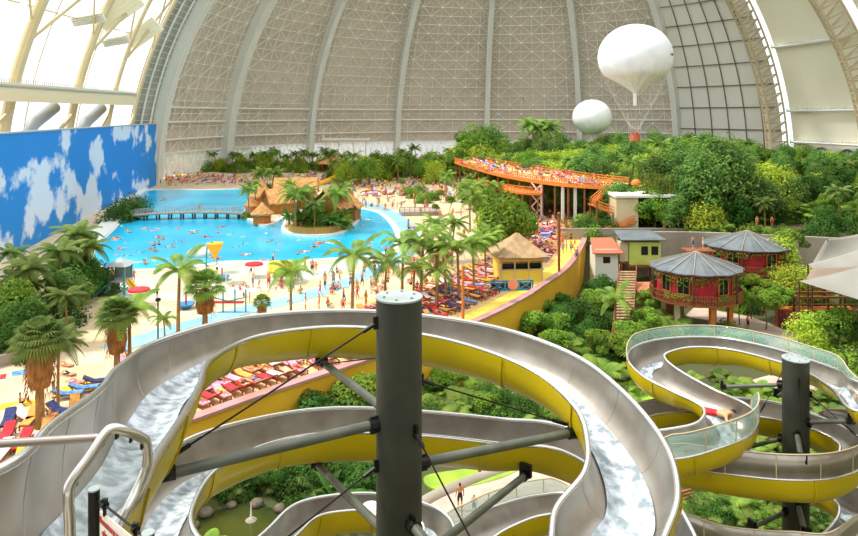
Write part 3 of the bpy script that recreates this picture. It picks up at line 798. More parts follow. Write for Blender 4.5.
# ================================================================ PLANTS
R_ = random.Random(11)
def leaf_quad(mb, p, n, s, asp=.5, mi=0):
    n = n.normalized(); t = n.cross(V((R_.uniform(-1, 1), R_.uniform(-1, 1), R_.uniform(-1, 1))))
    if t.length < .01: return
    t.normalize(); b = n.cross(t)
    mb.add([p-t*s, p+b*s*asp, p+t*s, p-b*s*asp], [(0, 1, 2, 3)], mi)
def rnd_dir(zb=0.0):
    z = R_.uniform(-1+zb, 1); a = R_.uniform(0, 2*PI); r = math.sqrt(max(0, 1-z*z)); return V((r*math.cos(a), r*math.sin(a), z))
def make_tree(name, cat, h, r, nb, nl, ls, leafm, flat=.75, droop=0, trunk_r=.16):
    root = empty(name, (0, 0, 0), 'x', cat)
    mb = MB(); tip = V((R_.uniform(-.4, .4), R_.uniform(-.4, .4), h*.62))
    mid = V((R_.uniform(-.3, .3), R_.uniform(-.3, .3), h*.3)); mb.tube(catmull([(0, 0, -.3), mid, tip], 4), [trunk_r*(1.2-.07*i) for i in range(9)], 7)
    blobs = []
    for i in range(nb):
        d = rnd_dir(.55); c = V((0, 0, h-r*flat*1.0))+V((d.x*r*.66, d.y*r*.66, d.z*r*flat*.75))*R_.uniform(.6, 1.05)
        blobs.append((c, r*R_.uniform(.28, .46)))
        if i % 2 == 0: mb.tube([tip.lerp(mid, R_.uniform(0, .5)), tip.lerp(c, .6)+V((0, 0, -.2)), c], [trunk_r*.45, trunk_r*.3, trunk_r*.12], 5)
    mb.build('trunk', M['trunk'], root, smooth=True)
    mb = MB()
    for k in range(nl):
        c, br = blobs[k % nb]; d = rnd_dir(.25); p = c+V((d.x, d.y, d.z*.75))*br*R_.uniform(.72, 1.08)
        if droop: p.z -= droop*R_.random()**2*br*2
        leaf_quad(mb, p, (d+rnd_dir()*.7+V((0, 0, .35))), ls*R_.uniform(.6, 1.2), R_.uniform(.35, .6))
    mb.build('foliage', M[leafm], root)
    return root
def frond_pts(a, L, rise, droop, n=9):
    out = []
    for i in range(n+1):
        t = i/n; r = L*(t*.95 - .10*t*t*droop); z = rise*L*t*1.1 - droop*L*t*t*.95
        out.append(V((r*math.cos(a), r*math.sin(a), z)))
    return out
def frond(mb, base, a, L, rise, droop, lw=.55, nl=20, w=.028):
    P = [base+p for p in frond_pts(a, L, rise, droop, nl)]
    mb.tube(P[::2] if nl % 2 == 0 else P, [.04*(1-.7*i/len(P[::2])) for i in range(len(P[::2]))] if nl % 2 == 0 else .03, 4, cap=False)
    for i in range(2, nl+1):
        t = i/nl; p = P[i]; tg = (P[i]-P[i-1]).normalized(); sd = tg.cross(V((0, 0, 1))); 
        if sd.length < .05: continue
        sd.normalize(); ln = lw*L*.42*math.sin(PI*(.12+.82*t))+.08
        for s in (-1, 1):
            for q in (0, .5):
                pp = p-tg*(L/nl)*q; e = pp+sd*s*ln*.85+tg*ln*.45-V((0, 0, 1))*ln*.40
                m_ = pp.lerp(e, .5)+V((0, 0, ln*.10)); wv = tg*(w+.03*L/3)
                mb.add([pp-wv*.5, pp+wv*.5, m_+wv, m_-wv*.6, e], [(0, 1, 2, 3), (3, 2, 4)])
def make_palm(name, h, nf, L, leafm, lean=.5, rise=(.3, 1.0), droop=(.6, 1.1), tr=.13, skirt=0, curl=1.0, cat='palm tree'):
    root = empty(name, (0, 0, 0), 'x', cat)
    top = V((lean, lean*.4, h)); P = catmull([(0, 0, -.2), V((lean*.15, 0, h*.35)), V((lean*.5, lean*.1, h*.72)), top], 4)
    mb = MB(); mb.tube(P, [tr*(1.35-.5*i/12) for i in range(len(P))], 8)
    for i in range(1, int(h/.35)): 
        mb.tube([P[min(11, int(i*.35/h*12))].lerp(P[min(12, int(i*.35/h*12)+1)], (i*.35/h*12) % 1)+V((0, 0, e)) for e in (0, .05)], tr*1.3*(1-.3*i*.35/h), 8)
    mb.build('trunk', M['palmtrunk'], root, smooth=True)
    mb = MB()
    for k in range(nf):
        a = k*2.399+R_.uniform(-.2, .2); u = k/nf
        frond(mb, top, a, L*R_.uniform(.85, 1.1), bz(rise[1], rise[0], u), bz(droop[0], droop[1], u)*curl)
    mb.build('fronds', M[leafm], root)
    return root
def make_fanpalm(name, h, nf, L, leafm, skirt_l=1.6, skirt_r=.6, tr=.2):
    root = empty(name, (0, 0, 0), 'x', 'palm tree'); mb = MB()
    mb.lathe((0, 0, 0), [(tr*1.2, -.2), (tr, h*.4), (tr*.8, h*.95)], 10); mb.build('trunk', M['palmtrunk'], root, smooth=True)
    if skirt_l:
        mb = MB(); mb.lathe((0, 0, h-skirt_l), [(tr*1.1, -.1), (skirt_r*.75, .0), (skirt_r, skirt_l*.35), (skirt_r*.85, skirt_l*.75), (tr, skirt_l)], 14)
        for k in range(260):
            a = R_.uniform(0, 2*PI); z = R_.uniform(h-skirt_l-.25, h-.2); rr = skirt_r*R_.uniform(.75, 1.15); p = V((rr*math.cos(a), rr*math.sin(a), z))
            mb.add([p, p+V((.05, .03, 0)), p+V((rr*.15*math.cos(a), rr*.15*math.sin(a), -.4))], [(0, 1, 2)])
        mb.build('dead_frond_skirt', M['skirt'], root)
    mb = MB(); top = V((0, 0, h))
    for k in range(nf):
        a = k*2.399; u = k/nf; el = bz(1.25, -.35, u)+R_.uniform(-.1, .1); d = V((math.cos(a)*math.cos(el), math.sin(a)*math.cos(el), math.sin(el)))
        q = top+d*L*.5; mb.tube([top, q], .018, 4, cap=False)
        sd = d.cross(V((0, 0, 1))); sd = sd.normalized() if sd.length > .1 else V((1, 0, 0)); nn = sd.cross(d)
        for j in range(15):
            th = bz(-1.45, 1.45, j/14); dd = (d*math.cos(th)+sd*math.sin(th)); ln = L*.58*(1-.22*abs(th)/1.5)
            e = q+dd*ln+V((0, 0, -ln*.35)); m_ = q+dd*ln*.55+nn*.03; wv = (sd*math.cos(th)-d*math.sin(th))*.030*L
            mb.add([q, m_-wv, e, m_+wv], [(0, 1, 2, 3)])
    mb.build('fan_fronds', M[leafm], root)
    return root
def make_bush(name, r, h, nl, ls, leafm, cat='shrub'):
    root = empty(name, (0, 0, 0), 'x', cat); mb = MB()
    for k in range(7):
        a = k*.9; mb.tube([(0, 0, -.1), (r*.3*math.cos(a), r*.3*math.sin(a), h*.4), (r*.6*math.cos(a), r*.6*math.sin(a), h*.8)], [.05, .035, .015], 5)
    mb.build('stems', M['trunk'], root); mb = MB()
    for k in range(nl):
        d = rnd_dir(.75); p = V((d.x*r, d.y*r, max(.05, d.z*h)))*R_.uniform(.55, 1.05)*(1+.15*math.sin(5*d.x)*math.cos(4*d.y))
        leaf_quad(mb, p, d+rnd_dir()*.7, ls*R_.uniform(.6, 1.2))
    mb.build('foliage', M[leafm], root); return root
def make_fernplant(name, nf, L, leafm, h=.2, lw=1.0, rise=(.7, 1.5), droop=(.9, 1.1)):
    root = empty(name, (0, 0, 0), 'x', 'plant'); mb = MB(); mb.lathe((0, 0, 0), [(.14, -.1), (.1, h)], 8); mb.build('stem', M['trunk'], root)
    mb = MB()
    for k in range(nf):
        a = k*2.399; u = k/nf; frond(mb, V((0, 0, h)), a, L*R_.uniform(.8, 1.1), bz(rise[1], rise[0], u), bz(droop[0], droop[1], u), lw=lw, nl=10, w=.07)
    mb.build('fronds', M[leafm], root); return root
def make_banana(name, nf, L, leafm):
    root = empty(name, (0, 0, 0), 'x', 'plant'); mb = MB(); mb.lathe((0, 0, 0), [(.16, -.1), (.12, L*.5)], 8); mb.build('stem', M['palmtrunk'], root); mb = MB()
    for k in range(nf):
        a = k*2.399; P = [V((0, 0, L*.4))+p for p in frond_pts(a, L, R_.uniform(.7, 1.5), R_.uniform(.8, 1.2), 8)]; vs = []
        for i, p in enumerate(P):
            tg = (P[min(i+1, 8)]-P[max(i-1, 0)]).normalized(); sd = tg.cross(V((0, 0, 1))).normalized(); wd = L*.16*math.sin(PI*min(1, .05+i/8.2))
            vs += [p-sd*wd-V((0, 0, wd*.3)), p, p+sd*wd-V((0, 0, wd*.3))]
        mb.add(vs, [(i*3+q, i*3+q+1, i*3+q+4, i*3+q+3) for i in range(8) for q in (0, 1)])
    mb.build('broad_leaves', M[leafm], root); return root
T = dict(
 round=Proto(make_tree('leafy_tree', 'tree', 8.6, 3.8, 20, 4600, .25, 'leaf', flat=1.05)),
 dark=Proto(make_tree('dark_leafy_tree', 'tree', 9, 4.0, 22, 4800, .25, 'leaf_d', flat=1.05)),
 yel=Proto(make_tree('bright_leafy_tree', 'tree', 8, 3.9, 15, 4400, .24, 'leaf_y', flat=1.15, droop=1.0)),
 blue=Proto(make_tree('feathery_tree', 'tree', 9.5, 3.9, 24, 4800, .24, 'leaf_b', flat=1.2, droop=.6)),
 small=Proto(make_tree('small_leafy_tree', 'tree', 5.0, 1.9, 12, 2600, .14, 'leaf', trunk_r=.07)),
 smalld=Proto(make_tree('small_dark_tree', 'tree', 4.6, 2.2, 14, 3200, .13, 'leaf_d', trunk_r=.07)),
 palm=Proto(make_palm('coconut_palm', 6.5, 17, 2.9, 'frond')),
 palmb=Proto(make_palm('arching_palm', 5.2, 11, 3.2, 'frond', lean=.25, rise=(.5, 1.3), droop=(.8, 1.3))),
 palmd=Proto(make_palm('dark_feather_palm', 7.0, 20, 3.4, 'frond_d', lean=.3)),
 fan=Proto(make_fanpalm('fan_palm', 4.4, 46, 1.55, 'frond_d', 2.3, .62)),
 fang=Proto(make_fanpalm('small_fan_palm', 3.4, 34, 1.9, 'frond', 2.0, .75)),
 bush=Proto(make_bush('round_shrub', 1.6, 1.7, 1500, .13, 'leaf')),
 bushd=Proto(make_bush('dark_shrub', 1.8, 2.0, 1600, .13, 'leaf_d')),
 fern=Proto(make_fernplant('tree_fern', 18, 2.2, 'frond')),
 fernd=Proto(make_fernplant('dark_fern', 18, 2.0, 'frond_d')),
 ban=Proto(make_banana('banana_plant', 14, 1.8, 'leaf_d')),
)
# --- named individual palms on the beach side (base px, base py, height scale)
SINK = dict(small=1.2, smalld=1.3, round=1.6, dark=1.6, yel=1.5, blue=1.0)
def at(kind, px, py, z, sc, label, group=None, rz=None):
    p = G(px, py, z); p.z -= SINK.get(kind, 0)*sc*(.6 if z == 0 else 1); return T[kind].put(p, R_.uniform(0, 6.28) if rz is None else rz, label, group, sc)
at('fan', 40, 428, 0, 1.25, 'stout fan palm with a thick brown skirt standing by the nearest sunbeds', rz=.3)
at('palmd', 58, 407, 0, .62, 'slim dark palm close behind the stout fan palm')
at('fan', 117, 385, 0, 1.15, 'fan palm with a ragged skirt beside the slide wall on the sand', rz=2)
at('palmb', 130, 378, 0, .95, 'small palm to the right of the ragged fan palm near the slide')
at('palmb', 178, 333, 0, 1.05, 'arching palm with long drooping fronds by the red mushroom', rz=1.1)
at('fang', 205, 330, 0, 1.15, 'pale green fan palm with an orange-brown skirt above the slide rim', rz=1)
at('palmb', 165, 348, 0, .45, 'low young palm at the foot of the arching palm')
at('palmb', 291, 322, 0, .9, 'palm rising behind the top slide rim near the blue path')
at('fang', 262, 322, 0, .55, 'small fan palm left of the palm behind the top slide rim')
at('palmb', 352, 318, 0, 1.12, 'tall palm just left of the dark pole', rz=.5)
at('palmb', 385, 312, 0, .9, 'palm directly behind the dark pole top')
for i, (x, y, k, sc) in enumerate(((402, 296, 'palmb', 1.05), (421, 297, 'palmb', 1.05), (446, 300, 'palm', .85), (459, 303, 'palmb', 1.1), (474, 292, 'palm', .85), (486, 282, 'palm', .8), (430, 276, 'palmb', .95), (413, 310, 'palmb', .8), (436, 312, 'palmb', .75), (452, 262, 'palm', .8), (496, 272, 'palm', .75), (432, 262, 'palm', .8))):
    at(k, x, y, 0, sc, 'palm among the sunbathers between the beach and the thatched bar', 'palms among the sunbathers')
# big leafy trees on terraces
for x, y, k, sc in ((505, 262, 'round', 1.25), (494, 250, 'yel', 1.0), (520, 250, 'round', .95), (508, 245, 'yel', .9), (470, 232, 'palm', 1.1), (487, 226, 'round', .9), (478, 240, 'palm', 1.0)):
    at(k, x, y, 0, sc, 'leafy tree growing through the sunbathing terrace behind the thatched bar', 'trees on the sunbathing terrace')
# left lush cluster below the cloud wall
for i in range(26):
    x = R_.uniform(-22, 92); y = R_.uniform(285, 358) if x < 70 else R_.uniform(275, 322)
    k = R_.choice(['dark', 'palmd', 'palmd', 'dark', 'bushd', 'blue', 'fernd'])
    sc = {'dark': .58, 'palmd': .62, 'bushd': 1.2, 'blue': .6, 'fernd': 1.4}[k]*R_.uniform(.85, 1.1)
    at(k, x, y, 0, sc, 'dark lush growth below the painted cloud wall', 'dark jungle growth below the cloud wall')
for x, y, k, sc in ((76, 296, 'palmd', .95), (60, 312, 'palmd', .85), (96, 296, 'dark', .5), (15, 345, 'round', .75), (28, 330, 'palmd', .8), (104, 292, 'bushd', 1.3), (88, 300, 'palmd', .8)):
    at(k, x, y, 0, sc, 'dark lush growth below the painted cloud wall', 'dark jungle growth below the cloud wall')
for x, y in ((117, 222), (124, 219), (130, 216), (136, 212)):
    at('bushd', x, y, 0, 1.9, 'dark shrub on the quay where the footbridge begins', 'shrubs at the bridge end of the quay')
# back tree line behind the far beach
for i in range(92):
    x = bz(150, 470, (i+.5)/92)+R_.uniform(-3, 3); y = R_.uniform(165.5, 172) if x < 330 else R_.uniform(167, 186)
    k = R_.choice(['palm', 'palm', 'palm', 'yel', 'palm', 'yel', 'round']); sc = R_.uniform(.75, 1.05)*(1.0 if x < 330 else 1.1)
    at(k, x, y, 0, sc, 'tree in the long green line behind the far beach', 'trees behind the far beach')
for i in range(26):
    x = R_.uniform(395, 500); y = R_.uniform(188, 218)
    if x < 430 and y > 195: continue
    at(R_.choice(['palm', 'palm', 'small', 'round']), x, y, 0, R_.uniform(.6, .95), 'palm or tree between the crowded beach and the raised deck', 'trees in front of the raised deck')
for x, y in ((408, 195), (414, 198), (424, 203), (432, 200), (420, 193)): at('bush', x, y, 0, 1.4, 'round green shrub at the edge of the white beach', 'round shrubs by the white beach')
for i in range(70):
    x = bz(150, 440, (i+.5)/70)+R_.uniform(-3, 3)
    at('bush', x, R_.uniform(167, 173) if x < 330 else R_.uniform(170, 178), 0, R_.uniform(1.6, 2.3), 'shrub at the foot of the trees behind the far beach', 'shrubs behind the far beach')
# hill jungle
cnt = 0; tries = 0; placed = []
while cnt < 300 and tries < 14000:
    tries += 1
    y = R_.uniform(88, 215); x = R_.uniform(6, .72*y)
    s = min(y-(104-(x-25)*.22), (x-(27-(y-105)*.27)))
    if s < 3 or s > 62: continue
    if any((x-a)**2+(y-b)**2 < 13 for a, b in placed): continue
    px = 429+F*x/y
    if px < 640 and s < 6: continue
    placed.append((x, y)); cnt += 1
    k = R_.choice(['yel', 'yel', 'blue', 'round', 'yel', 'palm', 'blue', 'yel'] if px < 720 else ['dark', 'round', 'blue', 'round', 'palmd', 'yel', 'dark'])
    sc = R_.uniform(.75, 1.15)*(.9 if s < 14 else 1)
    if px > 765: sc *= .72
    T[k].put((x, y, lz(x, y)-SINK.get(k, .3)*sc), R_.uniform(0, 6.28), 'jungle tree covering the green hillside above the huts', 'jungle trees on the hillside', sc)
for x, y, k, sc in ((474, 172, 'round', 2.15), (490, 170, 'blue', 1.9), (460, 172, 'yel', 1.7), (505, 172, 'round', 1.5), (482, 174, 'yel', 1.7)):
    at(k, x, y, 2, sc, 'tallest round tree in front of the grey dome, behind the raised deck', 'tallest trees behind the raised deck')
for x, h in ((534, 1.9), (541, 1.75), (546, 1.85)): at('palm', x, 168, 4, h, 'tall slim palm standing out against the grey dome', 'slim palms against the dome')
# feathery trees in front of the pale dome bays
for x, y, sc in ((716, 210, 1.6), (704, 214, 1.3), (728, 212, 1.45), (752, 208, 1.45), (765, 207, 1.4), (690, 205, 1.25), (676, 203, 1.1), (655, 203, 1.15)):
    at('yel' if x > 740 else 'blue', x, y, 4, sc, 'bright feathery tree reaching up before the pale dome bays', 'feathery trees before the pale bays')
# garden at the foot of the yellow wall and around the village (z=-5)
GA = [(495, 370, 'small', 1.0), (540, 352, 'small', 1.25), (556, 340, 'smalld', 1.2), (575, 330, 'smalld', 1.2), (590, 322, 'small', 1.1), (566, 322, 'smalld', 1.1), (600, 335, 'smalld', .95), (585, 345, 'smalld', .9), (550, 330, 'small', 1.0),
      (505, 425, 'smalld', .9), (520, 430, 'smalld', .85), (490, 428, 'small', .8), (478, 425, 'smalld', .7), (500, 446, 'bush', 1.0), (545, 424, 'bush', .9),
      (300, 460, 'smalld', 1.4), (318, 453, 'smalld', 1.45), (348, 446, 'smalld', 1.4), (364, 440, 'small', 1.5), (332, 450, 'smalld', 1.25), (372, 434, 'small', 1.1), (212, 478, 'bushd', 1.6), (222, 474, 'bushd', 1.4), (435, 402, 'small', .85), (450, 400, 'small', .8), (462, 398, 'small', .7),
      (620, 300, 'smalld', 1.0), (612, 310, 'smalld', 1.0), (640, 330, 'bushd', 1.3), (655, 338, 'bush', 1.1), (598, 300, 'smalld', 1.1), (608, 265, 'small', 1.0), (590, 262, 'round', .85), (578, 268, 'small', 1.2), (600, 262, 'round', .7)]
for x, y, k, sc in GA: at(k, x, y, -5, sc, 'small leafy tree or shrub in the garden below the yellow wall', 'garden trees below the yellow wall')
for x, y, k, sc in ((625, 365, 'fern', 1.6), (648, 352, 'fern', 1.3), (668, 352, 'fern', 1.2), (688, 354, 'ban', 1.0), (708, 356, 'fern', 1.1), (724, 350, 'fern', 1.2), (738, 355, 'ban', .8), (600, 385, 'fern', 1.3), (640, 380, 'fern', .9), (615, 345, 'palmb', .9), (655, 330, 'fern', 1.2), (700, 345, 'ban', 1.1), (676, 340, 'fern', 1.2), (755, 360, 'fern', .8)):
    at(k, x, y, -5, sc, 'big-fronded plant before the red huts and above the glass slide rail', 'big-fronded plants before the red huts')
for x, y, k, sc in ((340, 520, 'ban', 1.2), (355, 512, 'ban', 1.0), (322, 512, 'ban', 1.0), (370, 500, 'ban', .9), (330, 500, 'fernd', 1.2)):
    at(k, x, y, -5, sc, 'broad-leaved plant in the shade below the second loop, left of the pole', 'broad-leaved plants below the loops')
for x, y in ((212, 575), (236, 582), (200, 566)): at('fern', x, y, -5, .75, 'fern at the near edge of the green pond', 'ferns at the pond edge')
for i in range(26):
    x = R_.uniform(205, 360); y = R_.uniform(452, 500)
    if x > 230 and x < 290 and y > 495: continue
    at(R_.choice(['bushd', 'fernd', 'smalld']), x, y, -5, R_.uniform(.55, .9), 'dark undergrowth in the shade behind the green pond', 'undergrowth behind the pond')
for i in range(46):
    x = R_.uniform(690, 870); y = R_.uniform(385, 470)
    if abs(x-795) < 22 and y < 430: continue
    at(R_.choice(['bush', 'fern', 'bushd', 'fern']), x, y, -5, R_.uniform(.5, .9), 'low green plant in the garden beneath the second slide', 'plants beneath the second slide')
for i in range(18):
    x = R_.uniform(600, 690); y = R_.uniform(372, 440)
    at(R_.choice(['bush', 'bush', 'fern']), x, y, -5, R_.uniform(.5, .8), 'clipped green shrub between the two slides', 'shrubs between the two slides')
for x, y, z, k, sc in ((752, 312, -4, 'small', 1.3), (740, 318, -4, 'small', 1.0), (765, 322, -4, 'small', 1.1), (790, 300, -3, 'yel', .8), (808, 296, -3, 'yel', .7), (778, 318, -4, 'small', 1.1), (805, 345, -4, 'yel', .65), (838, 350, -4, 'small', 1.3), (850, 372, -4.6, 'bush', 1.5), (820, 368, -4.6, 'bush', 1.1), (858, 350, -4, 'smalld', 1.4), (778, 268, -1, 'yel', .8), (768, 275, -2, 'yel', .7), (792, 265, -1, 'small', 1.4)):
    at(k, x, y, z, sc, 'loose green tree among the red huts and grey tents', 'trees among the huts and tents')
def on_ground(kinds, xr, yr, n, label, group, sc=(.7, 1.2), avoid=(), z=-5):
    k = 0
    for _ in range(n*15):
        if k >= n: break
        x, y = R_.uniform(*xr), R_.uniform(*yr); p = G(x, y, z)
        if in_poly(p.x, p.y, beach) or any((q-p).length < 3.1 for q in PATH) or (8 < abs(p.x-12.75) and False) or math.hypot(p.x-P2[0], p.y-P2[1]) < .9: continue
        if any(a0 < x < a1 and b0 < y < b1 for a0, a1, b0, b1 in avoid): continue
        at(R_.choice(kinds), x, y, z, R_.uniform(*sc), label, group); k += 1
on_ground(['bush', 'bushd', 'fern', 'bushd', 'small'], (480, 660), (318, 372), 60, 'low greenery filling the garden below the curved yellow wall', 'garden greenery below the curved wall', avoid=((565, 630, 334, 360), (610, 636, 300, 350)))
on_ground(['bush', 'bushd', 'fern', 'fernd'], (425, 560), (400, 455), 50, 'shaded greenery seen under the top loop, right of the pole', 'greenery under the top loop')
on_ground(['bush', 'fern', 'bushd', 'fernd'], (690, 870), (378, 540), 110, 'plants growing around the foot of the green pole', 'plants round the green pole', (.45, .8))
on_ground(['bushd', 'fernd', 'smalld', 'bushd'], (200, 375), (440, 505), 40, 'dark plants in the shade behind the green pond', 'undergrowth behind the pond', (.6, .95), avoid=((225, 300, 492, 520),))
on_ground(['bush', 'bushd', 'fern'], (720, 860), (282, 350), 60, 'greenery between the red huts and the tents', 'greenery by the huts and tents', (.6, 1.0), avoid=((770, 800, 290, 345), (775, 830, 310, 345)))
for i in range(150):
    x = R_.uniform(26, 85); y = 104-(x-25)*.22+R_.uniform(.5, 9) if x < 48 else R_.uniform(97, 112)
    if 30 < x < 41 and y < 112: continue
    if 50 < x < 66 and 99 < y < 103.5: continue
    T[R_.choice(['bush', 'bushd', 'bush', 'fern'])].put((x, y, lz(x, y)), R_.uniform(0, 6), 'shrub along the lower edge of the jungle hillside', 'shrubs at the foot of the hillside', R_.uniform(.9, 1.5))
# hanging vines over the cave mouth on the hillside
root = empty('hanging_vines', (0, 0, 0), 'long curtain of green vines hanging over the dark opening beside the cream pavilion', 'vines')
mb = MB(); mt = MB()
for k in range(150):
    px = R_.uniform(642, 712); d = 108+R_.uniform(-1.2, 1.2); t = D(px, 180+R_.uniform(-8, 6), d); ln = R_.uniform(3, 9.0)
    if px < 662: ln *= .45
    mt.tube([t, t-V((0, 0, ln))], .03, 3, cap=False)
    for q in range(int(ln*7)):
        p = t-V((R_.uniform(-.2, .2), R_.uniform(-.2, .2), ln*R_.random())); leaf_quad(mb, p, V((R_.uniform(-.5, .5), -1, R_.uniform(-.2, .8))), .18, .5)
mb.build('leaves', M['leaf'], root)['kind'] = 'stuff'; mt.build('strands', M['trunk'], root)

# ================================================================ ISLANDS, HUTS, DECKS
def isle(pxs, label, z=.45):
    P = catmull([G(x, y) for x, y in pxs], 5, closed=True); mb = MB(); mb.prism([(p.x, p.y) for p in P], -.3, z)
    o = mb.build('island', M['sand'], kind='structure'); mb = MB(); ribbon(P, -.35, .25, -.3, z+.06, mb, True); mb.build('island_kerb', M['kerb'], o); return P
I1 = isle([(243, 216), (250, 222), (262, 227), (272, 226), (281, 220), (290, 214), (306, 206), (275, 203), (252, 207)], '')
I2 = isle([(283, 229), (290, 235), (318, 237.5), (340, 234.5), (353, 226), (360, 217), (352, 209), (330, 207), (296, 214)], '')
def thatch_gable(mb, c, L, W, z0, z1, rz, over=.3, mi=0):
    R = Matrix.Rotation(rz, 3, 'Z'); c = V(c); n = 8
    def Q(x, y, z): return c+R @ V((x, y, z))
    for s in (-1, 1):
        rows = []
        for i in range(n+1):
            t = i/n; rows.append([Q(bz(-L/2, L/2, j/10)*(1+.06*t), s*W/2*t, z1-(z1-z0)*t+.10*math.sin(j*2.1+i*3)*t) for j in range(11)])
        vs = [p for r in rows for p in r]; k = len(vs)
        vs2 = [p-V((0, 0, .28)) for p in vs]
        fs = [(i*11+j, i*11+j+1, (i+1)*11+j+1, (i+1)*11+j) for i in range(n) for j in range(10)]
        mb.add(vs+vs2, fs+[tuple(q+k for q in f)[::-1] for f in fs]+[(n*11+j, n*11+j+1, k+n*11+j+1, k+n*11+j) for j in range(10)], mi)
def thatch_cone(mb, c, r, z0, z1, n=18, mi=0):
    prof = [(r*(1-.02), z0-.25), (r, z0), (r*.7, bz(z0, z1, .26)), (r*.4, bz(z0, z1, .56)), (r*.12, bz(z0, z1, .9)), (.02, z1)]
    o = len(mb.v); mb.lathe(c, prof, n, mi)
    for i in range(n*2):
        p = mb.v[o+i]; mb.v[o+i] = (p[0], p[1], p[2]+.12*math.sin(i*2.7))
def hut_gable(px, py, z, L, W, z0, z1, rz, label, roofm='thatch', wallm='bamboo', open_=False):
    p = G(px, py, z); root = empty('thatched_hut', p, label, 'hut', None, rz); mb = MB(); thatch_gable(mb, (0, 0, 0), L, W, z0, z1, 0); mb.build('thatched_roof', M[roofm], root)
    mb = MB(); l, w_ = L*.43, W*.36
    for x in (-l, 0, l):
        for y in (-w_, w_): mb.tube([(x, y, -.3), (x, y, z0+.3)], .13, 8)
    mb.build('posts', M['wood'], root); mb = MB()
    h = z0*.45 if open_ else z0+.2
    mb.box((0, -w_, h/2), (l*2, .12, h)); mb.box((0, w_, h/2), (l*2, .12, z0)); mb.box((l, 0, (z0+.4)/2), (.12, w_*2, z0+.4)); mb.box((-l, 0, (z0+.4)/2), (.12, w_*2, z0+.4))
    for s in (-1, 1): mb.add([V((s*l, -w_, z0)), V((s*l, w_, z0)), V((s*l, 0, z1-.5))], [(0, 1, 2)])
    for k in range(int(l*8)): mb.tube([(-l+k/4+.1, -w_-.08, 0), (-l+k/4+.1, -w_-.08, h)], .06, 5)
    mb.build('bamboo_wall', M[wallm], root); return root
def hut_round(px, py, r, z0, z1, label, wallm='bamboo'):
    p = G(px, py, .3); root = empty('round_kiosk', p, label, 'kiosk'); mb = MB(); thatch_cone(mb, (0, 0, 0), r*1.4, z0, z1); mb.build('thatched_roof', M['thatch'], root)
    mb = MB(); mb.lathe((0, 0, 0), [(r, -.1), (r, z0+.2)], 18)
    for k in range(30): mb.tube([(r*math.cos(k*PI/15), r*math.sin(k*PI/15), 0), (r*math.cos(k*PI/15), r*math.sin(k*PI/15), z0)], .07, 5)
    mb.build('bamboo_wall', M['orange_wood'], root); return root
hut_round(262, 223.5, 1.5, 1.9, 3.9, 'small round thatched kiosk at the tip of the island where the footbridge lands')
hut_gable(296, 207, .4, 9.0, 7, 2.9, 6.3, .12, 'long thatched hut with an orange gable, furthest back on the islands')
hut_gable(280, 212, .4, 6.5, 6.5, 2.3, 4.8, .6, 'thatched hut in the middle between kiosk and long hut')
hut_round(262, 208, 2.0, 2.6, 6.0, 'pointed thatched hut left on the bridge island')
hut_round(252, 214, 1.2, 1.8, 3.6, 'smallest thatched hut at the left end of the islands')
hut_gable(334, 222, .4, 8.5, 7, 3.0, 6.2, 1.25, 'thatched hut wrapped in creepers on the near island')
hut_gable(348, 220, .4, 4.5, 5, 2.6, 4.4, 1.4, 'orange-eaved hut at the right end of the near island')
# bamboo fence round near island
FP = catmull([G(x, y, .4) for x, y in ((289, 231.5), (296, 233.8), (312, 234.8), (330, 233.8), (341, 230.5), (347, 226))], 8)
mb = MB(); ribbon(FP, -.1, .1, .3, 1.5, mb)
for p in FP: mb.tube([p, p+V((0, 0, 1.3))], .09, 5)
tag(mb.build('bamboo_fence', M['bamboo']), 'low bamboo fence holding the planting of the near island', 'fence')
def isleplants():
    for i in range(24):
        x = R_.uniform(286, 343); y = R_.uniform(222, 232.5)
        z = .4; k = R_.choice(['palmd', 'fern', 'ban', 'palmb', 'bush', 'round'])
        at(k, x, y, z, {'palmd': .5, 'fern': 1.1, 'ban': 1.0, 'palmb': .7, 'bush': 1.1, 'round': .42}[k]*R_.uniform(1.25, 1.7), 'leafy plant of the thicket on the near island', 'thicket on the near island')
    for x, y, k, sc in ((249, 217, 'palm', .8), (256, 213, 'palm', .85), (272, 205, 'palm', 1.05), (264, 204, 'palm', 1.0), (292, 210, 'palm', .8), (247, 218, 'bush', .8), (268, 205, 'blue', .6)):
        at(k, x, y, .4, sc, 'palm or shrub standing among the thatched huts of the bridge island', 'plants among the island huts')
isleplants()
# footbridge
a, b = G(133, 220.5), G(250, 219); root = empty('footbridge', (a+b)/2, 'long low wooden footbridge with grey railing across the lagoon', 'bridge')
u = (b-a).normalized(); Lb = (b-a).length; sd = V((-u.y, u.x, 0)); rl = lambda p: p-root.location
BP = [a+u*Lb*i/20+V((0, 0, 1.0+.25*math.sin(PI*i/20)))-sd*(-1.3*math.sin(PI*i/20)) for i in range(21)]
mb = MB(); ribbon([rl(p) for p in BP], -1, 1, 0, 0, mb) if False else None
for i in range(20): mb.bar(rl(BP[i]), rl(BP[i+1]), 2.0, .25)
mb.build('deck', M['concrete'], root)
for i in range(0, 21, 2):
    for s in (-.8, .8): mb = MB(); mb.tube([rl(BP[i]+sd*s-V((0, 0, 1.6))), rl(BP[i]+sd*s)], .16, 6); mb.build('pier', M['dark_wood'], root)
mb = MB()
for s in (-.95, .95):
    for h in (.55, 1.0): mb.tube([rl(p+sd*s+V((0, 0, h))) for p in BP], .045, 5)
    for p in BP: mb.tube([rl(p+sd*s), rl(p+sd*s+V((0, 0, 1.0)))], .05, 5)
mb.build('railing', M['greyduct'], root)
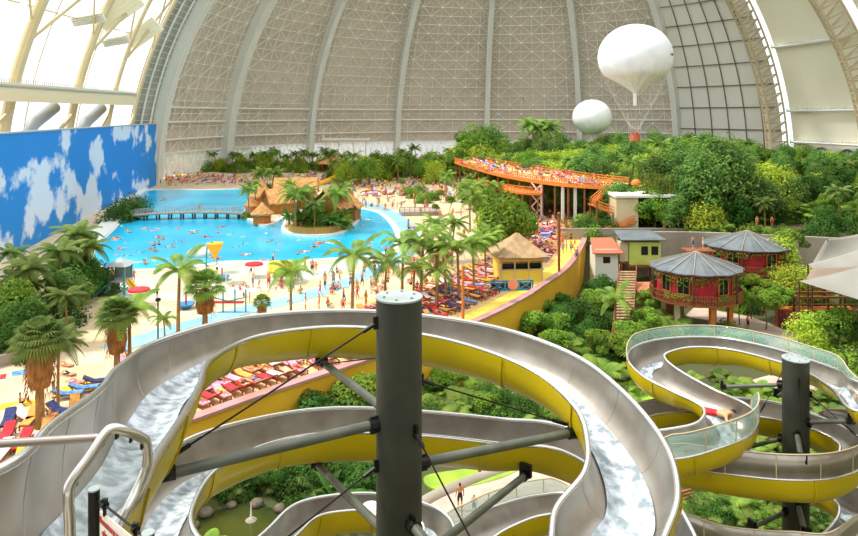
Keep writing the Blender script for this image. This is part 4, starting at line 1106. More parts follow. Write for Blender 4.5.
# thatched bar on the terrace
root = empty('thatched_bar', G(520, 283, 0)+V((0, 2.4, 0)), 'thatched bar hut with dark serving windows on the yellow-edged terrace', 'hut', None, .12)
mb = MB(); n = 4; prof = [(3.75, 2.95), (3.9, 3.15), (2.6, 3.9), (1.2, 4.75), (.25, 5.5)]
vs = []
for r, z in prof:
    for k in range(16):
        a_ = k/16*2*PI+PI/4; q = max(abs(math.cos(a_)), abs(math.sin(a_))); vs.append((r*.85*math.cos(a_)/q**.8, r*.8*math.sin(a_)/q**.8, z+.05*math.sin(k*5)))
mb.add(vs, [(i*16+k, i*16+(k+1) % 16, (i+1)*16+(k+1) % 16, (i+1)*16+k) for i in range(4) for k in range(16)]+[tuple(range(16))[::-1], tuple(range(64, 80))])
mb.build('thatched_roof', M['thatch2'], root)
mb = MB()
for x in (-2.5, -.85, .85, 2.5):
    for y in (-2.1, 2.1): mb.box((x, y, 1.5), (.16, .16, 3.1))
mb.box((0, -2.15, 2.75), (5.2, .1, .5)); mb.box((0, -2.15, 1.55), (5.4, .3, .1))
mb.build('timber_frame', M['cream'], root); mb = MB(); mb.box((0, -2.1, .75), (5.0, .12, 1.5)); mb.box((2.55, 0, 1.5), (.12, 4.2, 3)); mb.box((-2.55, 0, 1.5), (.12, 4.2, 3)); mb.box((0, 2.1, 1.5), (5.1, .1, 3))
mb.build('yellow_wall', M['yellow_floor'], root); mb = MB(); mb.box((0, -1.6, 2.05), (4.9, .1, .95)); mb.build('serving_shade_panel', M['darkglass'], root)  # dark panel stands in for the shade inside the serving opening
mb = MB()
for i in range(40): mb.box((-2.9+i*.15, -3.05, 2.75), (.06, .03, .5))
mb.build('reed_fringe', M['bamboo'], root)
root = empty('blue_fence', G(512, 291, 0), 'blue fence with crossed boards in front of the thatched bar', 'fence', None, .1); mb = MB()
for x in (-2.4, -.8, .8, 2.4): mb.box((x, 0, .6), (.16, .12, 1.25))
for z in (.15, 1.15): mb.box((0, 0, z), (4.9, .1, .14))
for x in (-1.6, 0, 1.6):
    mb.bar((x-.7, 0, .2), (x+.7, 0, 1.1), .1); mb.bar((x-.7, .02, 1.1), (x+.7, .02, .2), .1)
mb.build('crossed_boards', M['bluefence'], root)
mb = MB(); mb.tube([(.1, -.12, .75), (.1, -.05, .75)], .62, 20); mb.build('round_emblem', mat('emblem', 'e8927a', .7), root)
mb = MB(); mb.box((0, .5, .4), (4.7, .3, .8)); mb.build('dark_backing', M['dark_wood'], root)  # plain dark box behind the crossed boards, makes their gaps dark
root = empty('festoon_mast', G(463, 330, 0), 'tall plain wooden mast standing among the terrace sunbeds', 'mast')
mb = MB(); mb.tube([(0, 0, 0), (0, 0, 6.0)], .14, 8); mb.build('pole', M['orange_wood'], root)
for (x, y, h, lb) in ((158, 340, 3.4, 'dark lamp post between the palms above the slide rim'), (559, 275, 7.5, 'tall timber post behind the thatched bar by the curved wall'), (509, 250, 6, 'timber post among the terrace trees'), (437, 310, 5.5, 'thin timber post near the palms by the dark pole')):
    o = empty('lamp_post' if h < 4 else 'timber_mast', G(x, y), lb, 'post'); mb = MB(); mb.tube([(0, 0, 0), (0, 0, h)], .07 if h < 4 else .17, 8); mb.build('shaft', M['black'] if h < 4 else M['wood'], o)
    mb = MB(); mb.lathe((0, 0, h), [(.1, 0), (.26, .12), (.2, .3), (.05, .36)], 10); mb.build('lamp_head' if h < 4 else 'finial', M['black'] if h < 4 else M['wood'], o)
# raised orange deck
z7 = 7.4
fr_ = [V((7.0, 176, 0)), V((10.0, 160, 0)), V((14.5, 140, 0)), V((19.5, 127, 0)), V((25, 118.5, 0)), V((32, 113.5, 0))]
bk_ = [V((13, 182, 0)), V((19, 164, 0)), V((25, 148, 0)), V((29, 136, 0)), V((33, 126, 0)), V((37, 120, 0))]
root = empty('raised_deck', (17, 135, 0), 'long raised orange timber sun deck on posts before the jungle hill', 'deck')
rl = lambda p: p-V((17, 135, 0)); F2 = catmull(fr_, 6); B2 = catmull(bk_, 6)
mb = MB(); poly = F2+B2[::-1]; mb.prism([(rl(p).x, rl(p).y) for p in poly], z7-.3, z7); mb.build('deck_floor', M['deck'], root)
mb = MB(); ribbon([rl(p) for p in F2], -.1, .15, z7-.5, z7+.05, mb); mb.build('fascia', M['orange_wood'], root)
def rail_along(path, z, name, root, m, n=None, h=1.05, lattice=False):
    mb = MB(); k = len(path)
    for hh in (h, h*.55, h*.12): mb.tube([p+V((0, 0, z+hh)) for p in path], .06, 5)
    for i in range(k-1):
        for t in (0, .33, .66): mb.box(path[i].lerp(path[i+1], t)+V((0, 0, z+h/2)), (.12, .12, h))
        if lattice: mb.bar(path[i]+V((0, 0, z)), path[i+1]+V((0, 0, z+h)), .07); mb.bar(path[i]+V((0, 0, z+h)), path[i+1]+V((0, 0, z)), .07)
    return mb.build(name, m, root)
rail_along([rl(p) for p in F2], z7, 'deck_railing', root, M['orange_wood'], lattice=True); rail_along([rl(p) for p in B2], z7, 'deck_railing', root, M['orange_wood'])
for i in range(0, len(F2), 2):
    for q, (p, m_) in enumerate(((F2[i], 'wood'), (B2[i], 'wood'))):
        z0 = max(-.2, lz(p.x, p.y)-.3) if q else -.2
        mb = MB(); mb.tube([rl(p)+V((-.2 if q else .4, 0, z0)), rl(p)+V((-.2 if q else .4, 0, z7-.3))], .2, 7); mb.build('support_post', M[m_], root)
for p in (V((24.6, 119.6, 0)), V((26.6, 118.3, 0)), V((21.5, 123.8, 0))):
    mb = MB(); mb.box(rl(p)+V((0, 0, 3.5)), (.5, .5, 7.2)); mb.build('white_support', M['kerb'], root)
mb = MB()
p, q = rl(V((19.9, 126, 0))), rl(V((21.5, 123.8, 0)))
for z in (0, 2.3, 4.6): mb.bar(p+V((0, 0, z)), q+V((0, 0, z+2.3)), .2); mb.bar(q+V((0, 0, z)), p+V((0, 0, z+2.3)), .2)
mb.build('cross_brace', M['kerb'], root)
# lower balcony hung below it
root2 = empty('balcony', (13.5, 133, 0), 'lower orange balcony with crossed railing just under the raised deck', 'balcony'); r2 = lambda p: p-V((13.5, 133, 0))
c0 = [V((10.5, 139, 0)), V((12.5, 131, 0)), V((17.5, 123, 0)), V((21, 121, 0))]; c0 = catmull(c0, 3); mb = MB()
mb.prism([(r2(p).x, r2(p).y) for p in c0]+[(r2(V((22, 126, 0))).x, -7), (3, 6)], 5.0, 5.25); mb.build('balcony_floor', M['orange_wood'], root2)
rail_along([r2(p) for p in c0], 5.2, 'balcony_railing', root2, M['orange_wood'], h=1.3, lattice=True)
mb = MB()
for p in c0[::2]: mb.tube([r2(p)+V((.2, .2, 0)), r2(p)+V((.2, .2, 5.1))], .16, 6)
mb.build('balcony_posts', M['wood'], root2)
# zigzag stair at the right end
root3 = empty('deck_stair', (33, 113, 0), 'orange zigzag stair with railings at the right end of the raised deck', 'stair')
for k, (p, q) in enumerate(((V((-1, 1, z7)), V((-5.5, -3.0, 4.9))), (V((-5.5, -4.0, 4.9)), V((.5, -5.2, 2.6))), (V((.5, -6.2, 2.6)), V((-4.5, -7, .6))))):
    mb = MB()
    for t in range(11): mb.box(p.lerp(q, t/10), (.7, 1.3, .12), .3)
    mb.bar(p+V((0, -.7, 0)), q+V((0, -.7, 0)), .12, .4); mb.bar(p+V((0, .7, 0)), q+V((0, .7, 0)), .12, .4); mb.build('flight', M['orange_wood'], root3)
    mb = MB()
    for h in (.5, 1.0):
        for s in (-.7, .7): mb.bar(p+V((0, s, h)), q+V((0, s, h)), .12)
    for t in range(6):
        for s in (-.7, .7): e = p.lerp(q, t/5)+V((0, s, 0)); mb.bar(e, e+V((0, 0, 1)), .1)
    mb.build('stair_railing', M['orange_wood'], root3)
for p in ((-5.8, -3.5), (.8, -5.7), (-5.6, -6.8), (-1, 1), (1.2, -4)): mb = MB(); mb.tube([(p[0], p[1], -.5), (p[0], p[1], 6)], .15, 6); mb.build('stair_post', M['wood'], root3)
# curved bench / ramp in the white beach
a = G(402, 213); root = empty('beach_platform', G(420, 214), 'low grey timber platform with benches at the edge of the white beach', 'platform')
mb = MB(); mb.box((0, 0, .4), (8, 5, .8), .15); mb.build('platform_body', M['concrete'], root); mb = MB()
for x in range(-4, 5): mb.tube([(x, -2.4, .8), (x, -2.4, 1.7)], .05, 5)
mb.tube([(-4, -2.4, 1.7), (4, -2.4, 1.7)], .06, 5); mb.build('platform_railing', M['wood'], root)
# ------------------------------------------------ the village
def oct_hut(x, y, r, zf, ze, za, zg, rz, label):
    root = empty('stilt_hut', (x, y, zg), label, 'hut', None, rz); n = 12; g = -zg
    mb = MB(); vs = []; m_ = 72
    for k in range(m_):
        a = 2*PI*k/m_; q = 1/math.cos(((a+PI/n) % (2*PI/n))-PI/n)*math.cos(PI/n); rr = r*q; rip = .03*(k % 2)
        vs += [V((rr*math.cos(a), rr*math.sin(a)*.9, ze+g+rip)), V((rr*.5*math.cos(a), rr*.45*math.sin(a), bz(ze, za, .52)+g+rip)), V((.15*math.cos(a), .15*math.sin(a), za+g))]
    fs = []
    for k in range(m_):
        j = (k+1) % m_; fs += [(k*3, j*3, j*3+1, k*3+1), (k*3+1, j*3+1, j*3+2, k*3+2)]
    mb.add(vs, fs); mb.add([v-V((0, 0, .12)) for v in vs], [f[::-1] for f in fs]); rf = mb.build('corrugated_roof', M['roofmetal'], root)
    mb = MB()
    for k in range(n):
        a = 2*PI*k/n+PI/n*0; mb.bar(V((r*1.0*math.cos(a), r*.9*math.sin(a), ze+g+.1)), V((0, 0, za+g+.08)), .09, .08)
    mb.build('roof_ridge', M['concrete'], rf)
    rw = r*.83; P = [(rw*math.cos(2*PI*k/n), rw*.9*math.sin(2*PI*k/n)) for k in range(n)]
    mb = MB(); mb.prism(P, zf+g+.1, ze+g-.02); wl = mb.build('red_wall', M['redwall'], root)
    for k in range(n):
        p, q = V((*P[k], 0)), V((*P[(k+1) % n], 0)); c = (p+q)/2
        if k % 3 == 2: continue
        o_ = c.normalized()*.05; t = (q-p).normalized(); mb = MB(); z = zf+g+(ze-zf)*.55
        mb.box(c+o_+V((0, 0, z)), ((q-p).length*.55, .08, (ze-zf)*.5), math.atan2(t.y, t.x)); w_ = mb.build('window', M['darkglass'], root)
        mb = MB(); L_ = (q-p).length*.3
        for s in (-1, 1): mb.bar(c+o_*2+t*L_*s+V((0, 0, z-.9)), c+o_*2+t*L_*s+V((0, 0, z+.9)), .08)
        for s in (-1, 1): mb.bar(c+o_*2-t*L_+V((0, 0, z+.9*s)), c+o_*2+t*L_+V((0, 0, z+.9*s)), .08)
        mb.bar(c+o_*2+V((0, 0, z-.9)), c+o_*2+V((0, 0, z+.9)), .05); mb.build('window_frame', M['bamboo'], w_)
    rb = r*.98; P2 = [(rb*math.cos(2*PI*k/n), rb*.9*math.sin(2*PI*k/n)) for k in range(n)]
    mb = MB(); mb.prism(P2, zf+g-.25, zf+g); mb.build('balcony_floor', M['wood'], root); mb = MB()
    for k in range(n):
        p, q = V((*P2[k], zf+g)), V((*P2[(k+1) % n], zf+g))
        for i in range(9): e = p.lerp(q, i/9); mb.bar(e, e+V((0, 0, .95)), .14, .05)
        for h in (.5, .97): mb.bar(p+V((0, 0, h)), q+V((0, 0, h)), .09)
    mb.build('balustrade', M['wood'], root)
    for k in range(0, n, 2):
        mb = MB(); mb.bar(V((*P2[k], zf+g)), V((P2[k][0], P2[k][1], ze+g-.05)), .16); mb.build('corner_post', M['dark_wood'], root)
    for k in range(1, n, 2):
        mb = MB(); mb.box((P[k][0]*.85, P[k][1]*.85, (zf+g-.2)/2-.3), (.5, .5, zf+g+.2)); mb.build('stilt', M['orange_wood'] if k in (9, 11) else M['cream'], root)
    mb = MB()   # creepers along the balcony
    for i in range(900):
        k = R_.randrange(n//2, n); p, q = V((*P2[k], 0)), V((*P2[(k+1) % n], 0)); e = p.lerp(q, R_.random())
        zz = zf+g+.95-abs(R_.gauss(0, .28)) if R_.random() < .6 else ze+g-.3-abs(R_.gauss(0, .5))
        if noise.noise(V((e.x*.5, e.y*.5, zz*.4))) < -.05: continue
        leaf_quad(mb, e*1.01+V((0, 0, zz)), e.normalized()+rnd_dir()*.6, .13)
    mb.build('creeper', M['leaf'], root)['kind'] = 'stuff'
    return root
oct_hut(31.2, 76, 5.3, -1.0, 2.3, 4.0, -5, .13, 'nearer red stilt hut with grey corrugated roof and creepers on its balcony')
oct_hut(44.5, 91, 5.9, -1.2, 1.9, 3.8, -5, 0, 'farther red stilt hut with grey corrugated roof, up and right of the nearer one')
root = empty('lime_house', (30.6, 94, -4.6), 'small lime-green house with a flat grey roof and two dark windows', 'house'); mb = MB()
mb.box((0, 0, 5.0), (4.4, 4, 3.2)); mb.build('wall', M['green_wall'], root); mb = MB(); mb.add([V((x, y, z+h)) for h in (0, .15) for x, y, z in ((-3.6, -2.6, 6.9), (2.8, -2.6, 6.9), (2.2, 2.6, 7.4), (-3.2, 2.6, 7.4))], [(0, 3, 2, 1), (4, 5, 6, 7), (0, 1, 5, 4), (1, 2, 6, 5), (2, 3, 7, 6), (3, 0, 4, 7)]); mb.build('flat_roof', M['roofmetal'], root)
for x in (-.1, 1.35):
    mb = MB(); mb.box((x, -2.02, 5.4), (.95, .06, 1.2)); mb.build('window', M['darkglass'], root)
mb = MB()
for x in (-2, 2): 
    for y in (-1.8, 1.8): mb.box((x, y, 1.6), (.3, .3, 3.8))
mb.box((0, 0, 3.2), (4.8, 4.4, .25)); mb.build('stilts', M['wood'], root); mb = MB(); mb.box((-2.9, -1.0, 5.2), (1.2, 1.5, 2.6)); mb.build('porch', M['cream'], root)
root = empty('small_hut', (25.0, 93, -4.6), 'small hut with a rust-brown pitched roof left of the lime house', 'hut'); mb = MB(); mb.box((0, 0, 2.9), (3.2, 3, 5.6)); mb.build('wall', M['pale'], root); mb = MB()
mb.add([V((x, y, z+h)) for h in (0, .12) for x, y, z in ((-2.2, -2.3, 5.2), (2.2, -2.3, 5.2), (1.6, 1.4, 6.7), (-1.6, 1.4, 6.7))], [(0, 3, 2, 1), (4, 5, 6, 7), (0, 1, 5, 4), (1, 2, 6, 5), (2, 3, 7, 6), (3, 0, 4, 7)]); mb.build('pitched_roof', mat('rust_roof', 'b5694a', .7), root)
mb = MB(); mb.box((0, -1.52, 4.2), (1, .05, .9)); mb.build('window', M['darkglass'], root)
root = empty('cream_pavilion', (35.5, 109, 0), 'flat cream pavilion with a dark doorway beneath hanging greenery', 'pavilion'); mb = MB()
mb.box((-3.0, 0, 3.3), (3.6, 5, 6.6)); mb.box((1.8, 2.3, 3.3), (6, .3, 6.6)); mb.box((4.6, 0, 3.3), (.5, 5, 6.6)); mb.build('wall', M['cream'], root); mb = MB(); mb.box((.2, 0, 6.7), (10.5, 5.8, .4)); mb.build('flat_roof', M['pale'], root)
mb = MB(); mb.box((1.8, 1.9, 2.4), (5.2, .2, 4.6)); mb.build('doorway_shade_panel', M['darkglass'], root)  # dark sheet at the back of the doorway, its shade put in as colour
root = empty('terrace_wall', (30, 104.5, 0), 'long grey garden wall with a ledge in front of the cream pavilion', 'wall'); mb = MB(); mb.box((2, 0, 0.2), (22, .5, 3.2), .02); mb.build('wall_body', M['concrete'], root)
root = empty('thatch_dome', D(636, 183, 108), 'small rounded yellow-orange cap on top of the cream pavilion', 'roof'); mb = MB(); mb.lathe((0, 0, -.3), [(.8, 0), (.85, .3), (.6, .7), (.2, .95)], 14); mb.build('cap', M['orange_wood'], root, smooth=True)
root = empty('jungle_steps', G(622, 345, -5), 'steep wooden garden steps with handrails climbing left of the nearer red hut', 'steps'); e = D(628, 272, 84)-root.location; s = V((0, 0, .1)); mb = MB()
for i in range(26): mb.box(s.lerp(e, i/25), (2.1, .5, .12))
mb.build('treads', M['thatch2'], root); mb = MB()
for q in (-1.1, 1.1):
    mb.bar(s+V((q, 0, -.1)), e+V((q, 0, -.1)), .1, .3); mb.bar(s+V((q, 0, 1)), e+V((q, 0, 1)), .1)
    for i in range(8): p = s.lerp(e, i/7)+V((q, 0, 0)); mb.bar(p, p+V((0, 0, 1)), .1)
mb.build('stringers_and_rails', M['wood'], root)
root = empty('path_shelter', (26.5, 78, -5), 'brown earth-coloured terrace block at the top of the garden steps', 'terrace'); mb = MB(); mb.box((1.5, 4, 1.6), (4.5, 5, 3.4)); mb.build('block', mat('terracotta', 'c98358', .8, 0, 'b8744c', .5), root)
# grey tents
def tent(P, label, m):
    """P: ridge near->far and eave points"""
    root = empty('tent_canopy', P[0], label, 'tent', 'grey tent canopies' if False else None); a, b, c, d = [p-P[0] for p in P]
    vs = []; n = 12
    for i in range(n+1):
        for j in range(n+1):
            u, v = i/n, j/n; p = (a*(1-u)+b*u)*(1-v)+(d*(1-u)+c*u)*v; sag = -.9*math.sin(PI*u)*(.4+math.sin(PI*v))*.6; vs.append(p+V((0, 0, sag)))
    mb = MB(); mb.add(vs, [(i*(n+1)+j, i*(n+1)+j+1, (i+1)*(n+1)+j+1, (i+1)*(n+1)+j) for i in range(n) for j in range(n)]); o = mb.build('canopy_fabric', m, root, smooth=True)
    sdm = o.modifiers.new('t', 'SOLIDIFY'); sdm.thickness = .06
    mb = MB(); mb.tube([a, V((a.x, a.y, -4-P[0].z))], .09, 8); mb.build('tent_pole', M['dark_wood'], root); return root
tent([D(827, 239, 84), D(880, 228, 88), D(890, 250, 82), D(812, 264, 82)], 'grey tent roof farthest back at the right edge', M['tent'])
tent([D(808, 264, 76), D(884, 240, 80), D(880, 263, 72), D(812, 268, 73)], 'pale tent roof in the middle of the three at the right edge', M['tent'])
tent([D(812, 268, 72), D(884, 262, 71.5), D(884, 268, 70), D(806, 279, 69)], 'brown-grey strip of tent between the pale roofs', M['tent2'])
tent([D(799, 281, 68), D(884, 258, 69), D(888, 303, 60), D(852, 297, 61)], 'largest grey tent roof, nearest at the right edge', M['tent'])
# timber eating place under the tents
root = empty('timber_shelter', G(818, 318, -4.5), 'low timber counter and beams under the grey tents', 'shelter'); mb = MB()
for x in range(-4, 6, 2):
    for y in (-2, 2): mb = MB(); mb.tube([(x, y, 0), (x, y, 3.0)], .15, 7); mb.build('post', M['dark_wood'], root)
mb = MB()
for y in (-2, 0, 2): mb.box((.5, y, 3.05), (11, .25, .25))
for k in range(5): mb.box((.5, -2.2, .6+.42*k), (10.5, .15, .12))
mb.build('beams', M['wood'], root); mb = MB(); mb.box((0, .5, 1.0), (9, 1.2, .15)); mb.box((0, .5, .5), (8.6, .9, 1)); mb.build('counter', M['orange_wood'], root)
for (x, y, wd, lb) in ((791, 330, 2.6, 'left panel of dark red-brown gates beside the path'), (808, 341, 2.4, 'right panel of dark red-brown gates beside the path')):
    root = empty('path_gate', G(x, y, -5), lb, 'gate', None, -.75); mb = MB()
    for k in range(9): mb.box((-wd/2+wd*k/8, 0, 1.1), (wd/9.2, .07, 2.1))
    mb.build('gate_boards', mat('gate_red', '6e2420', .7), root); mb = MB()
    for s in (-1, 1): mb.box((s*(wd/2+.2), 0, 1.25), (.3, .3, 2.5))
    mb.build('gate_posts', M['wood'], root)
root = empty('red_parasol', D(828, 268, 66), 'x', 'x'); bpy.data.objects.remove(root)
# pavilions far across the hall
root = empty('thatched_pavilion', G(333, 172), 'distant thatched pavilion behind the far beach crowd', 'pavilion'); mb = MB(); thatch_cone(mb, (0, 0, 0), 5.5, 3.2, 6.2); mb.build('thatched_roof', M['thatch'], root); mb = MB()
for k in range(8): mb.tube([(4.3*math.cos(k*PI/4), 4.3*math.sin(k*PI/4), 0), (4.3*math.cos(k*PI/4), 4.3*math.sin(k*PI/4), 3.3)], .2, 6)
mb.build('posts', M['wood'], root)
root = empty('thatched_pavilion', G(181, 173), 'distant thatched shelter at the left end of the far beach', 'pavilion'); mb = MB(); thatch_cone(mb, (0, 0, 0), 4.5, 2.8, 5.6); mb.build('thatched_roof', M['thatch2'], root); mb = MB()
for k in range(8): mb.tube([(3.5*math.cos(k*PI/4), 3.5*math.sin(k*PI/4), 0), (3.5*math.cos(k*PI/4), 3.5*math.sin(k*PI/4), 3)], .2, 6)
mb.build('posts', M['wood'], root)
root = empty('white_canopy', D(346, 141, 262)-V((0, 0, 9.5)), 'long white flat canopy with a mast far back under the dome', 'canopy'); mb = MB(); mb.box((0, 0, 10.2), (19, 5, .7)); mb.box((-1, 0, 9.6), (15, 4, .6)); mb.build('canopy_roof', M['kerb'], root); mb = MB()
for x in (-8, -3, 3, 8): mb.tube([(x, 0, 0), (x, 0, 9.6)], .25, 6)
mb.tube([(-9, 0, 9), (-9, 0, 15)], .2, 6); mb.build('canopy_posts', M['kerb'], root)
root = empty('yellow_toboggan', G(352, 181), 'small yellow water toboggan beside the far crowd', 'toboggan'); mb = MB(); mb.tube(catmull([(0, 0, 3.2), (-3, -3, 2.4), (-6, -8, 1.0), (-8, -12, .4)], 5), .7, 8); mb.build('chute', M['yellow'], root); mb = MB(); mb.box((.5, .5, 1.6), (3, 3, 3.2)); mb.build('tower', M['orange_wood'], root)
# ------------------------------------------------ paddling pool toys
TOYS = []
def toy(kind, px, py, label, sc=1.0):
    p = G(px, py, .04)
    TOYS.append((kind, label))
    if kind == 'mush':
        r = empty('water_mushroom', p, label, 'water toy'); mb = MB(); mb.lathe((0, 0, 0), [(.12, 0), (.1, 2.6*sc)], 12); mb.build('stem', M['kerb'], r)
        mb = MB(); mb.lathe((0, 0, 2.35*sc), [(1.75*sc, 0), (1.8*sc, .12), (1.65*sc, .42), (.9*sc, .5), (.3*sc, .52)], 26); mb.build('cap', M['red'], r, smooth='auto')
        mb = MB(); mb.lathe((0, 0, 2.35*sc), [(1.78*sc, -.05), (1.84*sc, .02), (1.78*sc, .1)], 26, cap=False); mb.build('white_trim', M['kerb'], r)
    if kind == 'white':
        r = empty('white_mushroom', p, label, 'water toy'); mb = MB(); mb.lathe((0, 0, 0), [(.1, 0), (.08, 2.9)], 10); mb.build('stem', M['kerb'], r); mb = MB(); mb.lathe((0, 0, 2.7), [(1.6, 0), (1.2, .3), (.5, .55), (.05, .7)], 18); mb.build('cap', M['kerb'], r)
    if kind == 'funnel':
        r = empty('tipping_funnel', p, label, 'water toy'); mb = MB(); mb.tube(catmull([(-1.0, 0, 0), (-1.05, 0, 2.6), (-.8, 0, 4.3), (0, 0, 4.7)], 5), .13, 8); mb.build('teal_pipe', M['teal'], r)
        mb = MB(); mb.lathe((.3, 0, 1.9), [(.15, 0), (.35, .7), (1.2, 2.2), (1.3, 2.7)], 18); mb.build('yellow_funnel', M['yellow'], r, smooth='auto')
    if kind == 'bowl':
        r = empty('water_bowl', p, label, 'water toy'); mb = MB(); mb.lathe((0, 0, 0), [(.5, 0), (1.1, .5), (1.15, .6), (.9, .6), (.3, .25)], 20); mb.build('bowl', M['bluepl'], r, smooth='auto')
        mb = MB(); mb.lathe((0, 0, .2), [(.12, 0), (.1, 1.6), (.3, 1.8)], 10); mb.build('red_spout', M['red'], r)
    k = {'mush': .62, 'white': .72, 'funnel': .8, 'bowl': .8}[kind]; r.scale = (k, k, .8*k+.2 if kind == 'white' else k)
    return r
toy('mush', 139, 305, 'red-capped water mushroom nearest the green playhouse')
toy('mush', 195, 291, 'red-capped water mushroom behind the long arching palm')
toy('mush', 254, 277, 'red-capped water mushroom farthest right, near the pool edge')
toy('white', 226, 283, 'thin white umbrella-shaped water toy in the paddling area')
toy('funnel', 213, 272, 'yellow funnel on a bent teal pipe at the lagoon edge')
toy('bowl', 222, 280, 'blue water bowl with a red spout in the paddling area')
toy('bowl', 186, 308, 'blue-green water bowl beside the arching palm')
root = empty('play_house', G(120, 293, .04), 'grey-green play house with a small slide by the lagoon edge', 'play house'); mb = MB()
for x in (-.9, .9):
    for y in (-.9, .9): mb.box((x, y, 1.6), (.18, .18, 3.2))
mb.build('frame', M['teal'], root); mb = MB(); mb.box((0, 0, 1.5), (2.0, 2.0, .15)); mb.box((0, .9, 2.2), (1.9, .08, 1.2)); mb.box((-.9, 0, 1.0), (.08, 1.8, 1.9)); mb.build('panels', M['greyduct'], root)
mb = MB(); mb.add([(-1.3, -1.3, 3.2), (1.3, -1.3, 3.2), (1.3, 1.3, 3.2), (-1.3, 1.3, 3.2), (0, 0, 4.0)], [(0, 1, 4), (1, 2, 4), (2, 3, 4), (3, 0, 4), (3, 2, 1, 0)]); mb.build('roof', M['greyduct'], root)
mb = MB(); mb.bar((.9, -.2, 1.6), (2.8, -1.2, .1), .8, .1); mb.bar((1.2, -.6, 1.7), (2.9, -1.5, .3), .08, .3); mb.build('small_slide', M['yellow'], root); mb = MB(); mb.bar((-.9, -.6, 1.5), (-2.3, -1.4, 0), .9, .1); mb.build('ladder', M['teal'], root)
root = empty('play_tent', G(283, 282, .04), 'small yellow and blue pitched canopy in the paddling area', 'play canopy'); mb = MB(); thatch_gable(mb, (0, 0, 0), 3.2, 3, 1.6, 2.6, .2); mb.build('canopy', M['yellow'], root); mb = MB()
for x in (-1.3, 1.3):
    for y in (-1.2, 1.2): mb.box((x, y, .9), (.14, .14, 1.8))
mb.box((0, 1.2, 1.0), (2.6, .08, 1.3)); mb.build('teal_frame', M['teal'], root)
root = empty('climbing_bridge', G(228, 312, .04), 'little rope bridge between teal posts near the blue path', 'play frame'); mb = MB()
for x in (-1.6, -.5, .7, 1.8): mb.tube([(x, 0, 0), (x, 0, 2.3)], .08, 8)
mb.tube([(-1.6, 0, 1.5), (0, 0, 1.1), (1.8, 0, 1.5)], .07, 6); mb.build('frame', M['teal'], root); mb = MB(); mb.box((0, 0, 1.0), (3.2, .6, .1)); mb.build('walk_board', M['red'], root)
root = empty('white_float', G(199, 255, .06), 'white half-round float in the lagoon behind the funnel', 'float'); mb = MB(); mb.lathe((0, 0, 0), [(1.7, 0), (1.6, .5), (1.0, .95), (.1, 1.15)], 20); mb.build('cap', M['kerb'], root, smooth=True); mb = MB(); mb.lathe((0, 0, -.1), [(1.75, 0), (1.78, .15)], 20); mb.build('ring', M['greyduct'], root)
# fountain jet on the pond
root = empty('fountain_jet', G(251, 520, -4.88), 'thin white water jet rising from the green pond', 'fountain'); mb = MB(); mb.tube([(0, 0, 0), (0, 0, .6), (0, 0, 1.1)], [.09, .05, .02], 6); mb.build('jet', M['kerb'], root)
mb = MB(); mb.lathe((0, 0, 0), [(.35, 0), (.2, .1)], 12); mb.build('nozzle', M['concrete'], root)
root = empty('white_parasol', D(371, 507, 18.5), 'round white parasol seen under the loops, left of the dark pole', 'parasol'); mb = MB(); mb.lathe((0, 0, 0), [(.34, -.05), (.24, .04), (.03, .1)], 16); mb.build('parasol_cloth', M['kerb'], root); mb = MB(); z_ = root.location.z+4.9; mb.tube([(0, 0, -z_), (0, 0, .1)], .02, 6); mb.build('parasol_pole', M['wood'], root)
# wooden junk and benches beneath the second slide
for i, (x, y, wz, lb) in enumerate(((686, 500, .4, 'slanted orange boards under the second slide, at its left'), (800, 508, -.3, 'reddish timber box below the green pole'), (742, 512, .8, 'pile of cut timber between the plants under the second slide'))):
    root = empty('timber_stack', G(x, y, -5), lb, 'timber', None, wz); mb = MB()
    for k in range(7): mb.box((0, -1.0+k*.3, .25+.12*(k % 3)), (2.6, .24, .12))
    root.scale = (.7,)*3; mb.build('boards', M['wood'], root); mb = MB(); mb.box((-.9, 0, .1), (.2, 2.2, .2)); mb.box((.9, 0, .1), (.2, 2.2, .2)); mb.build('bearers', M['wood'], root)
root = empty('log_rail', G(470, 478, -5), 'thick rounded kerb of rendered stone along the garden path', 'kerb'); mb = MB(); mb.tube([p-root.location for p in catmull([G(405, 520, -5), G(430, 500, -5), (G(470, 483, -5)), G(500, 472, -5), G(540, 462, -5)], 5)], .45, 10); mb.build('stone_edge', M['concrete'], root, smooth=True)

